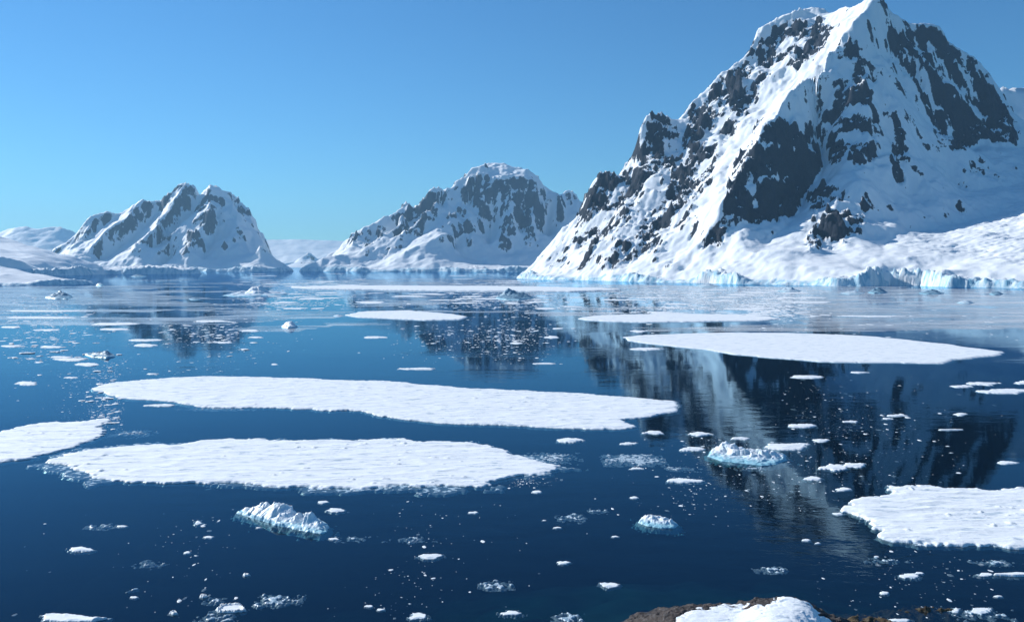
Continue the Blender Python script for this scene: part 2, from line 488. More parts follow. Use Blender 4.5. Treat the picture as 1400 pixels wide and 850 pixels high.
K = [
    (0.72, [(1040, 168), (1075, 163), (1100, 182), (1116, 168), (1128, 185), (1122, 235), (1105, 265), (1085, 290), (1060, 298), (1030, 300), (1005, 312), (985, 335), (957, 340), (970, 310), (985, 290), (1000, 250), (1015, 210)]),
    (0.61, [(1150, 105), (1185, 95), (1196, 140), (1204, 190), (1195, 215), (1165, 218), (1135, 225), (1128, 190), (1140, 160), (1145, 130)]),
    (0.60, [(1222, 150), (1235, 190), (1241, 235), (1225, 258), (1216, 210)]),
    (0.63, [(1103, 262), (1140, 255), (1165, 268), (1185, 290), (1188, 312), (1165, 327), (1140, 330), (1115, 347), (1102, 342), (1110, 310), (1104, 290)]),
    (0.67, [(1218, 40), (1240, 46), (1262, 34), (1300, 60), (1345, 105), (1365, 133), (1395, 180), (1390, 197), (1345, 192), (1315, 206), (1298, 200), (1275, 165), (1262, 140), (1240, 100), (1220, 80)]),
    (0.58, [(1035, 64), (1060, 34), (1100, 28), (1138, 30), (1130, 60), (1110, 80), (1085, 95), (1060, 112), (1030, 122), (1000, 140), (975, 150), (1000, 105)]),
    (0.56, [(1000, 100), (1060, 60), (1085, 95), (1040, 150), (1000, 160), (960, 180), (940, 205), (905, 232), (900, 200), (930, 170)]),
    (0.72, [(870, 218), (893, 148), (912, 152), (917, 185), (905, 208), (880, 228)]),
    (0.61, [(796, 275), (822, 236), (840, 236), (840, 262), (812, 298), (790, 302)]),
    (0.60, [(903, 222), (945, 208), (957, 250), (940, 282), (915, 272), (898, 250)]),
    (0.60, [(850, 235), (885, 225), (880, 262), (860, 302), (830, 322), (812, 322), (838, 282)]),
    (0.60, [(868, 312), (903, 262), (917, 277), (897, 322), (862, 334)]),
    (0.42, [(740, 370), (790, 300), (850, 240), (930, 165), (1000, 120), (1010, 180), (950, 300), (905, 345), (850, 370)]),
    (0.40, [(890, 380), (920, 350), (935, 352), (910, 383)]),
    (-0.9, [(1130, -20), (1240, -20), (1236, 30), (1212, 62), (1195, 70), (1165, 55), (1140, 22)]),
    (-0.75, [(1228, 60), (1240, 62), (1262, 100), (1290, 150), (1310, 185), (1300, 190), (1275, 150), (1250, 108)]),
    (-0.65, [(1262, 62), (1275, 60), (1300, 100), (1322, 130), (1350, 160), (1342, 165), (1312, 138), (1285, 105)]),
    (-0.6, [(1300, 75), (1308, 78), (1330, 120), (1365, 150), (1362, 158), (1325, 128)]),
    (-0.7, [(1240, 95), (1300, 118), (1340, 150), (1338, 158), (1296, 128), (1245, 108)]),
    (-0.6, [(1052, 195), (1100, 200), (1118, 190), (1118, 198), (1098, 210), (1050, 205)]),
    (-0.6, [(1015, 262), (1050, 240), (1085, 238), (1084, 246), (1052, 250), (1018, 272)]),
    (-0.65, [(1040, 60), (1075, 55), (1110, 50), (1112, 58), (1076, 66), (1042, 72)]),
    (-0.65, [(1010, 112), (1045, 88), (1090, 72), (1092, 80), (1048, 98), (1014, 122)]),
    (-0.7, [(1150, 150), (1172, 142), (1192, 150), (1190, 160), (1170, 154), (1150, 162)]),
    (-0.7, [(1140, 190), (1165, 178), (1196, 186), (1194, 196), (1166, 190), (1142, 202)]),
    (-0.6, [(1112, 290), (1140, 276), (1176, 288), (1174, 296), (1142, 286), (1114, 302)]),
    (-0.75, [(1060, 85), (1090, 95), (1050, 165), (1010, 215), (985, 260), (960, 262), (985, 215), (1020, 160)]),
    (-0.8, [(1196, 30), (1216, 60), (1222, 150), (1215, 260), (1200, 258), (1206, 180), (1196, 100)]),
]
cl = []
for (px, py, rad, hh) in [(1200, 390.5, 70, 34), (1255, 390.8, 70, 30), (1300, 392.5, 60, 22), (1360, 393.5, 60, 14), (980, 387, 45, 30), (1005, 388, 35, 26), (1060, 389, 70, 5), (1110, 390, 60, 6), (1140, 390.5, 30, 16), (855, 385, 50, 20), (720, 381, 45, 22), (780, 383, 50, 6), (910, 386, 35, 4)]:
    a = onwater(px, py); cl.append((a[0], a[1], rad, hh))
o, *_ = terrain('mountain', (-30, 2060, 1180, 3160), 3.4, near_lines, land_near, MOUNT, K, slope_gain=0.10, speckle=0.50, amp=26, crag=26, L=120, cliff=(3, 16), cliffs=cl, serac=[(1235, 318), (1290, 305), (1400, 272), (1660, 270), (1660, 372), (1400, 368), (1300, 352), (1240, 345)])
tag(o, 'huge dark rock and snow mountain rising from the water on the right', 'mountain', None, 'structure')

# snow dome seen over its right shoulder
o, *_ = terrain('mountain', (1500, 3600, 3000, 4700), 16, [
    [(1300, 190, 3700), (1345, 125, 3700), (1372, 118, 3700), (1400, 120, 3700), (1480, 112, 3700), (1600, 150, 3700), (1680, 220, 3700)]],
    [(1540, 3050), (3550, 3050), (3550, 4650), (1540, 4650)], MOUNT_FAR, [], amp=10, crag=6, L=300, scale=2, speckle=0.0, slope_gain=0.0, streak=0.02)
tag(o, 'sunlit white snow ridge behind the right shoulder of the huge mountain', 'mountain', None, 'structure')

# ------------------------------------------------------------------ twin-peaked mountain on the left
m1_lines = [
    [(60, 350, 4700), (72, 338, 4700), (92, 327, 4720), (106, 318, 4740), (121, 301, 4760), (141, 288, 4780), (165, 289, 4800), (181, 281, 4820), (196, 270, 4850), (211, 275, 4860), (223, 275, 4870),
     (236, 262, 4880), (246, 252, 4890), (256, 246, 4900), (265, 252, 4900), (273, 265, 4900), (280, 259, 4880), (289, 251, 4860), (301, 254, 4860), (316, 263, 4870), (326, 276, 4880), (340, 286, 4880), (352, 301, 4880),
     (361, 319, 4870), (367, 338, 4860), (370, 362, 4860)],
    # ribs coming forward, gullies lying back
    [(289, 251, 4860), (288, 272, 4770), (284, 295, 4670), (270, 320, 4570), (258, 345, 4480), (250, 364, 4430)],
    [(273, 265, 4900), (268, 292, 4830), (252, 322, 4730), (232, 350, 4600), (224, 366, 4480)],
    [(256, 246, 4900), (243, 275, 4790), (228, 295, 4700), (205, 320, 4590), (180, 345, 4490), (160, 366, 4420)],
    [(262, 294, 4760), (238, 318, 4620), (214, 342, 4500), (198, 366, 4420)],
    [(252, 300, 4800), (226, 326, 4690), (205, 346, 4570)],
    [(223, 275, 4870), (212, 296, 4820), (192, 318, 4750), (160, 345, 4650), (130, 362, 4560)],
    [(196, 270, 4850), (180, 292, 4750), (150, 313, 4650), (118, 345, 4530)],
    [(165, 289, 4800), (140, 315, 4740), (100, 345, 4640)],
    [(141, 288, 4780), (110, 325, 4660), (85, 352, 4560)],
    [(301, 254, 4860), (304, 280, 4800), (298, 310, 4730), (285, 340, 4620), (278, 358, 4520)],
    [(316, 263, 4870), (322, 290, 4780), (325, 320, 4660), (322, 350, 4530)],
    [(326, 276, 4880), (338, 305, 4800), (342, 330, 4710)],
    [(340, 286, 4880), (354, 320, 4780), (362, 345, 4680)],
    [(345, 348, 4480), (352, 335, 4480), (362, 342, 4480), (385, 356, 4470), (400, 368, 4460)],
    [(300, 362, 4440), (318, 356, 4450), (340, 360, 4450)],
]
land_m1 = [onwater(*p) for p in [(70, 371), (120, 371), (170, 371), (220, 371.1), (270, 371.1), (320, 371.2), (360, 371.2), (404, 371)]] + [(-1130, 4540), (-1230, 4640), (-1310, 4760), (-1330, 5000), (-1500, 5300), (-1700, 5500), (-2400, 5400), (-2600, 4900)]
K1 = [(0.40, [(282, 262), (290, 275), (284, 300), (264, 330), (245, 360), (238, 358), (255, 320), (270, 290)]),
      (0.26, [(232, 268), (255, 247), (270, 265), (262, 292), (240, 292), (225, 300)]),
      (0.26, [(95, 330), (140, 289), (195, 274), (235, 274), (215, 297), (150, 317), (100, 352)]),
      (0.26, [(335, 285), (358, 310), (366, 335), (350, 325)]),
      (0.18, [(285, 265), (325, 275), (345, 310), (345, 340), (300, 345), (290, 300)]),
      (0.28, [(200, 340), (235, 315), (245, 318), (210, 352), (195, 358)]),
      (0.28, [(150, 358), (180, 330), (190, 332), (160, 362)])]
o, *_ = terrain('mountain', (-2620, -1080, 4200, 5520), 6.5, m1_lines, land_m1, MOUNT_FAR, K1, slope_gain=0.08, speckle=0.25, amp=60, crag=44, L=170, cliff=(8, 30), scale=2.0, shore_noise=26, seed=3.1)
tag(o, 'twin peaked snowy mountain on the far left shore', 'mountain', None, 'structure')

# ------------------------------------------------------------------ flat-topped mountain in the middle
m2_lines = [
    [(440, 352, 4750), (461, 341, 4760), (481, 322, 4780), (506, 307, 4800), (530, 295, 4820), (546, 285, 4840), (557, 278, 4850), (563, 276, 4850), (570, 284, 4850), (581, 270, 4860), (591, 257, 4870), (601, 254, 4880),
     (611, 257, 4880), (613, 264, 4890), (626, 245, 4920), (636, 234, 4940), (646, 228, 4960), (657, 228, 4980), (690, 225, 5020), (706, 229, 5020), (726, 238, 4980), (733, 239, 4960), (746, 250, 4960), (753, 261, 4960),
     (766, 264, 4980), (776, 260, 5000), (786, 266, 5000), (800, 282, 5000), (850, 310, 5000), (900, 345, 5000)],
    [(650, 227, 5080), (690, 224, 5140), (728, 236, 5100)],
    [(640, 236, 4900), (665, 239, 4890), (690, 241, 4885), (715, 243, 4890), (735, 246, 4900)],
    [(646, 232, 4940), (640, 260, 4840), (622, 285, 4760), (596, 310, 4680), (560, 335, 4590), (530, 352, 4520), (500, 366, 4450)],
    [(606, 320, 4560), (590, 327, 4530), (562, 342, 4470), (540, 355, 4420), (518, 369, 4370)],
    [(606, 320, 4560), (622, 322, 4640), (660, 335, 4640), (700, 348, 4600)],
    [(618, 338, 4620), (632, 354, 4540), (690, 363, 4460), (760, 364, 4460)],
    [(563, 276, 4850), (545, 305, 4730), (515, 330, 4640), (485, 350, 4540)],
    [(581, 272, 4860), (565, 300, 4820), (535, 328, 4740), (505, 348, 4650)],
    [(601, 254, 4880), (590, 285, 4760), (560, 312, 4670), (520, 340, 4570)],
    [(613, 264, 4890), (600, 295, 4840), (575, 318, 4760), (545, 338, 4680)],
    [(663, 245, 4890), (652, 290, 4790), (632, 312, 4700)],
    [(652, 262, 4900), (640, 295, 4840), (622, 316, 4760)],
    [(680, 243, 4885), (672, 285, 4840), (672, 320, 4770), (668, 336, 4690)],
    [(697, 242, 4885), (700, 280, 4790), (690, 320, 4690), (692, 342, 4620)],
    [(716, 244, 4890), (716, 285, 4830), (712, 325, 4740)],
    [(735, 246, 4900), (730, 285, 4800), (734, 322, 4700), (726, 345, 4610)],
    [(753, 262, 4960), (750, 300, 4900), (745, 335, 4800)],
    [(766, 264, 4980), (764, 300, 4860), (758, 340, 4700)],
    [(410, 366, 4460), (440, 352, 4480), (470, 347, 4520), (500, 356, 4500)],
]
land_m2 = [onwater(*p) for p in [(405, 371), (440, 371), (480, 371.2), (520, 371.3), (580, 371.3), (640, 371.5), (700, 371.6), (770, 371.5), (830, 371.3)]] + [(900, 4900), (950, 5400), (300, 5500), (-600, 5400), (-1000, 5000)]
K2 = [(0.29, [(458, 345), (556, 280), (600, 257), (640, 240), (680, 262), (640, 300), (600, 318), (540, 345), (500, 352)]),
      (0.48, [(552, 296), (563, 276), (593, 257), (612, 257), (590, 287), (562, 302)]),
      (0.33, [(640, 250), (690, 243), (735, 245), (752, 265), (750, 290), (735, 340), (690, 338), (680, 300), (655, 320), (640, 340), (618, 310), (640, 275)]),
      (-0.5, [(660, 270), (685, 262), (682, 330), (664, 335)]),
      (0.25, [(750, 262), (790, 270), (770, 320), (745, 330)])]
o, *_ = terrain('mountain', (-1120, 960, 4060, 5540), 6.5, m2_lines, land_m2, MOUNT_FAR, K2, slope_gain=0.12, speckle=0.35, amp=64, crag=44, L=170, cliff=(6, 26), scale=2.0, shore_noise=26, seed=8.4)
tag(o, 'flat topped snowy mountain in the middle of the far shore', 'mountain', None, 'structure')

# ------------------------------------------------------------------ snow hill on the left shore
hill_lines = [
    [(-160, 300, 3300), (-80, 306, 3300), (0, 324, 3280), (30, 330, 3260), (62, 340, 3230), (85, 349, 3200), (110, 358, 3190), (135, 366, 3190), (148, 370, 3180)],
    [(-80, 345, 2750), (0, 350, 2700), (30, 358, 2700), (55, 366, 2750)],
    [(-80, 335, 3000), (0, 340, 2980), (40, 348, 2980), (80, 358, 2990), (105, 364, 3030)],
]
land_h = [onwater(*p) for p in [(-170, 378.5), (-60, 378.5), (0, 378.3), (40, 378), (70, 377.8), (78, 377), (112, 376.2), (150, 374.8)]] + [(-1150, 3330), (-1450, 3650), (-3200, 3650), (-3300, 2600)]
cl = []
for (px, py, rad, hh) in [(50, 378, 120, 22), (100, 376, 120, 30), (140, 375, 80, 16), (0, 378, 150, 24)]:
    a = onwater(px, py); cl.append((a[0], a[1], rad, hh))
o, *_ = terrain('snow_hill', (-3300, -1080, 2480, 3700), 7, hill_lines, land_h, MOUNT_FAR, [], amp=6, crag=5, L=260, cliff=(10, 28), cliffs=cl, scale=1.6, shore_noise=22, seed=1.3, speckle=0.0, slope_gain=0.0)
tag(o, 'smooth white snow hill with ice cliffs on the left shore', 'snow hill', None, 'structure')

tongue_lines = [
    [(-140, 340, 1800), (-60, 350, 1790), (0, 362, 1780), (20, 368, 1770), (45, 375, 1750), (70, 383, 1720), (95, 388, 1690)],
    [(-140, 368, 1700), (-60, 372, 1680), (0, 378, 1670), (10, 374, 1690)],
]
land_t = [onwater(*p) for p in [(-150, 391), (-40, 391), (0, 390.5), (30, 390.5), (60, 390), (104, 389)]] + [(-820, 1760), (-1000, 1950), (-1900, 1950), (-1950, 1600)]
o, *_ = terrain('snow_hill', (-1960, -760, 1480, 2000), 3.4, tongue_lines, land_t, MOUNT, [(0.6, [(30, 387), (60, 386.5), (100, 386.5), (104, 391), (40, 392)])], amp=4, crag=4, L=160, cliff=(1, 10), shore_noise=12, seed=5.3, speckle=0.0, slope_gain=0.05)
tag(o, 'low white snow tongue with a dark waterline at the left edge', 'snow hill', None, 'structure')

# ------------------------------------------------------------------ far background
o, *_ = terrain('mountain', (-7200, -3400, 8500, 11500), 22, [
    [(-150, 320, 9800), (-60, 312, 9800), (0, 319, 9800), (14, 313, 9800), (40, 309, 9800), (52, 313, 9800), (80, 309, 9800), (92, 315, 9800), (120, 330, 9800), (170, 345, 9800)]],
    [(-7100, 8700), (-3500, 8700), (-3500, 11400), (-7100, 11400)], MOUNT_VFAR, [], amp=120, crag=40, L=500, scale=4, seed=2.2, speckle=0.4)
tag(o, 'pale hazy snow range at the far left behind the snow hill', 'mountain', None, 'structure')
o, *_ = terrain('ice_cap', (-4300, -1200, 11200, 13800), 24, [
    [(280, 330, 12600), (340, 328, 12600), (400, 327, 12600), (460, 329, 12600), (520, 335, 12600)],
    [(280, 345, 11900), (520, 345, 11900)]],
    [(-4200, 11400), (-1300, 11400), (-1300, 13700), (-4200, 13700)], MOUNT_VFAR, [], amp=10, crag=4, L=900, scale=4, seed=6.2, speckle=0.0, slope_gain=0.0)
tag(o, 'flat pale ice cap on the horizon between the two far mountains', 'ice cap', None, 'structure')
o, *_ = terrain('mountain', (-2500, -1500, 8400, 9400), 12, [
    [(398, 366, 9000), (408, 354, 9000), (414, 350, 9000), (419, 345, 9000), (424, 346, 9000), (430, 351, 9000), (440, 360, 9000), (446, 366, 9000)]],
    [(-2380, 8600), (-1620, 8600), (-1600, 9300), (-2400, 9300)], MOUNT_VFAR, [(0.7, [(398, 366), (419, 344), (446, 366)])], amp=30, crag=20, L=200, scale=3, seed=9.2)
tag(o, 'small dark rocky islet in the gap before the pale ice cap', 'mountain', None, 'structure')

# >>>ICE
# ------------------------------------------------------------------ ice floes
def px_scale(Y):
    """metres per photograph pixel: across, and along the water towards the horizon"""
    return Y / F, Y * Y / (H * F)


def floe(name, outline, label, group, freeboard=0.6, hummock=0.12, fringe=0.0, mat=None, rough=1.0, seed=0.0, cellk=1.15, cat='ice floe', rim=0.0, maxcells=260000):
    """a slab of floating ice from its outline on the water (photograph pixels)"""
    pts = [onwater(*p) for p in outline]
    ax = np.array(pts)
    cx, cy = ax.mean(0)
    Ym = cy
    sx, sy = px_scale(Ym)
    w, d = np.ptp(ax[:, 0]), np.ptp(ax[:, 1])
    cw = sx * 1.37 * cellk
    cd = min(max(cw, sy * 1.37 * 0.30), cw * 2.5)
    mg = 0.06 * min(w, d) + 1.5 + fringe
    while (w + 2 * mg) * (d + 2 * mg) / (cw * cd) > maxcells:
        cw *= 1.1; cd *= 1.1
    X, Y = np.meshgrid(np.arange(ax[:, 0].min() - mg, ax[:, 0].max() + mg, cw), np.arange(ax[:, 1].min() - mg, ax[:, 1].max() + mg, cd))
    s = poly_sdf(X, Y, pts)
    u = min(w, d)
    s = s + rough * (0.035 * u * fbm(X / (0.30 * u) + seed, Y / (0.30 * u), 0.3, 3) + 0.030 * min(u, 40) * fbm(X / (0.08 * u) + seed, Y / (0.07 * u), 3.3, 3)
                     + 0.35 * min(1, u / 8) * fbm(X / 1.3, Y / 1.3, seed, 2))
    keel = 0.13 if u < 14 else 0.34
    edge = max(0.12, min(0.45, u * 0.05))
    s = s + rough * min(1, u / 14) * (0.55 * np.abs(fbm(X / 3.1 + seed, Y / 3.1, 5.1, 3)) + 0.35 * fbm(X / 1.1 + seed, Y / 1.1, 7.7, 2))
    top = freeboard * (0.75 + 0.25 * sstep(0, 6 * edge, s)) * sstep(-0.02, edge, s) ** 0.5
    # wind-packed snow: long low dunes, small ridges, scattered blocks
    dune = fbm(X / 7.0 + seed, Y / 2.6, 0.2, 4) * 0.75
    rdg = ridged(X / 13.0 + seed, Y / 4.5, 0.8, 4) - 0.35
    blk = sstep(0.50, 0.9, fbm(X / 1.9 + seed, Y / 1.5, 4.4, 3)) * sstep(0.0, 0.35, fbm(X / 16 + seed, Y / 9, 6.6, 2))
    bm = hummock * (0.40 * dune + 1.0 * rdg + 0.9 * blk)
    z = top + bm * sstep(0, 2.2 * edge, s)
    if rim > 0:
        z = z + rim * np.exp(-((s - 0.8 * edge) / (0.5 * edge)) ** 2)
    z = np.where(s > 0, np.maximum(z, 0.04), 0)
    wet = np.zeros(X.shape)
    if fringe > 0:
        fr = fringe * np.clip(0.25 + 1.1 * fbm(X / (0.22 * u) + 9 + seed, Y / (0.22 * u), 1.4, 3), 0, 1.2)
        inside = s > -fr
        shelf = -0.03 + 0.14 * fbm(X / 1.1, Y / 1.1, 8.2, 3)
        z = np.where((s <= 0) & inside, np.minimum(shelf, 0.10), z)
        wet = np.where(s <= 0.05, 1.0, 0.0)
        z = np.where(~inside, np.maximum(-0.16 + (s + fr) * 5.0, -keel - 0.1), z)
        keep = z > -keel - 0.095
    else:
        wet = 0.6 * (1 - sstep(-0.1, 0.25, s))
        z = np.where(s <= 0, np.maximum(s * 6.0 - 0.05, -keel), z)
        keep = z > -keel + 0.005
    o = grid_mesh(name, X, Y, z, keep, mat or FLOE, {'wet': wet}, origin=(cx, cy, 0))
    tag(o, label, cat, group)
    return o


BIGG = 'large flat snow covered ice floes'
FL = [
    ([(133, 531), (160, 523), (200, 519), (250, 516.5), (300, 515.5), (350, 515), (400, 516), (450, 518), (520, 522), (580, 526), (640, 531), (700, 534), (760, 536), (830, 540), (880, 544), (915, 549), (926, 557), (921, 563), (900, 567), (872, 571), (842, 574), (872, 584), (850, 587), (800, 586), (720, 583), (640, 581), (600, 579), (560, 574), (520, 568), (480, 562), (440, 558), (380, 556), (330, 557), (290, 555), (230, 549), (190, 545), (150, 539)],
     'longest white ice floe, narrow and tapering, stretching across the left and centre', 0.30, 0.25, 1.0),
    ([(68, 632), (90, 622), (130, 615), (180, 610), (220, 608), (250, 607), (270, 603), (310, 600), (360, 600), (400, 603), (450, 603), (500, 601), (548, 601), (562, 606), (590, 604), (640, 606), (670, 611), (690, 619), (720, 625), (745, 632), (768, 641), (745, 645), (720, 651), (690, 656), (660, 664), (600, 664), (540, 664), (480, 667), (430, 667), (380, 664), (320, 661), (250, 660), (190, 659), (150, 655), (120, 645), (90, 638)],
     'broad white ice floe with grey slushy rim directly in front of the longest floe', 0.30, 0.25, 5.0),
    ([(-90, 600), (-40, 598), (0, 592), (30, 583), (60, 578), (100, 577), (144, 574), (140, 585), (137, 596), (120, 605), (95, 613), (60, 620), (30, 628), (0, 632), (-60, 640), (-100, 625)],
     'white ice floe cut off by the left picture edge, beside the broad floe', 0.30, 0.24, 1.0),
    ([(1160, 686), (1176, 680), (1222, 679), (1220, 666), (1260, 667), (1300, 669), (1360, 670), (1400, 667), (1480, 664), (1560, 690), (1540, 740), (1480, 752), (1400, 752), (1350, 748), (1300, 745), (1240, 742), (1206, 735), (1196, 726), (1198, 718), (1180, 708), (1160, 700)],
     'thick rough snow floe with scattered blocks cut off by the right picture edge', 0.38, 0.26, 0.6),
    ([(850, 461), (880, 458), (940, 456), (1000, 455), (1080, 456), (1150, 458), (1200, 461), (1250, 465), (1300, 472), (1340, 478), (1366, 481), (1350, 486), (1320, 492), (1290, 498), (1200, 497), (1120, 495), (1060, 490), (1000, 485), (950, 478), (900, 472), (865, 467)],
     'large smooth white ice floe below the huge mountain, over its dark reflection', 0.40, 0.12, 0.0),
    ([(790, 436), (812, 432), (870, 430), (920, 429), (1000, 430.5), (1050, 433), (1064, 436), (1040, 439), (960, 440), (880, 441), (830, 440), (800, 438)],
     'long thin white ice floe just behind the large smooth floe below the mountain', 0.6, 0.12, 0.0),
    ([(472, 431), (500, 426), (560, 425), (600, 428), (642, 433), (630, 437), (580, 438), (530, 436), (490, 434)],
     'lens shaped white ice floe alone on the water below the flat topped mountain', 0.6, 0.12, 0.0),
    ([(395, 393), (470, 391), (600, 391.5), (700, 392), (790, 394), (850, 397), (780, 399), (640, 398), (520, 396.5), (430, 395)],
     'very long thin white ice band at the far centre behind the bluish bergy bit', 1.6, 0.2, 0.0),
]
for i, (ol, lab, fb, hm, fr) in enumerate(FL):
    floe('ice_floe', ol, lab, BIGG, fb, hm, fr, seed=3.3 * i + 0.7, maxcells=330000)

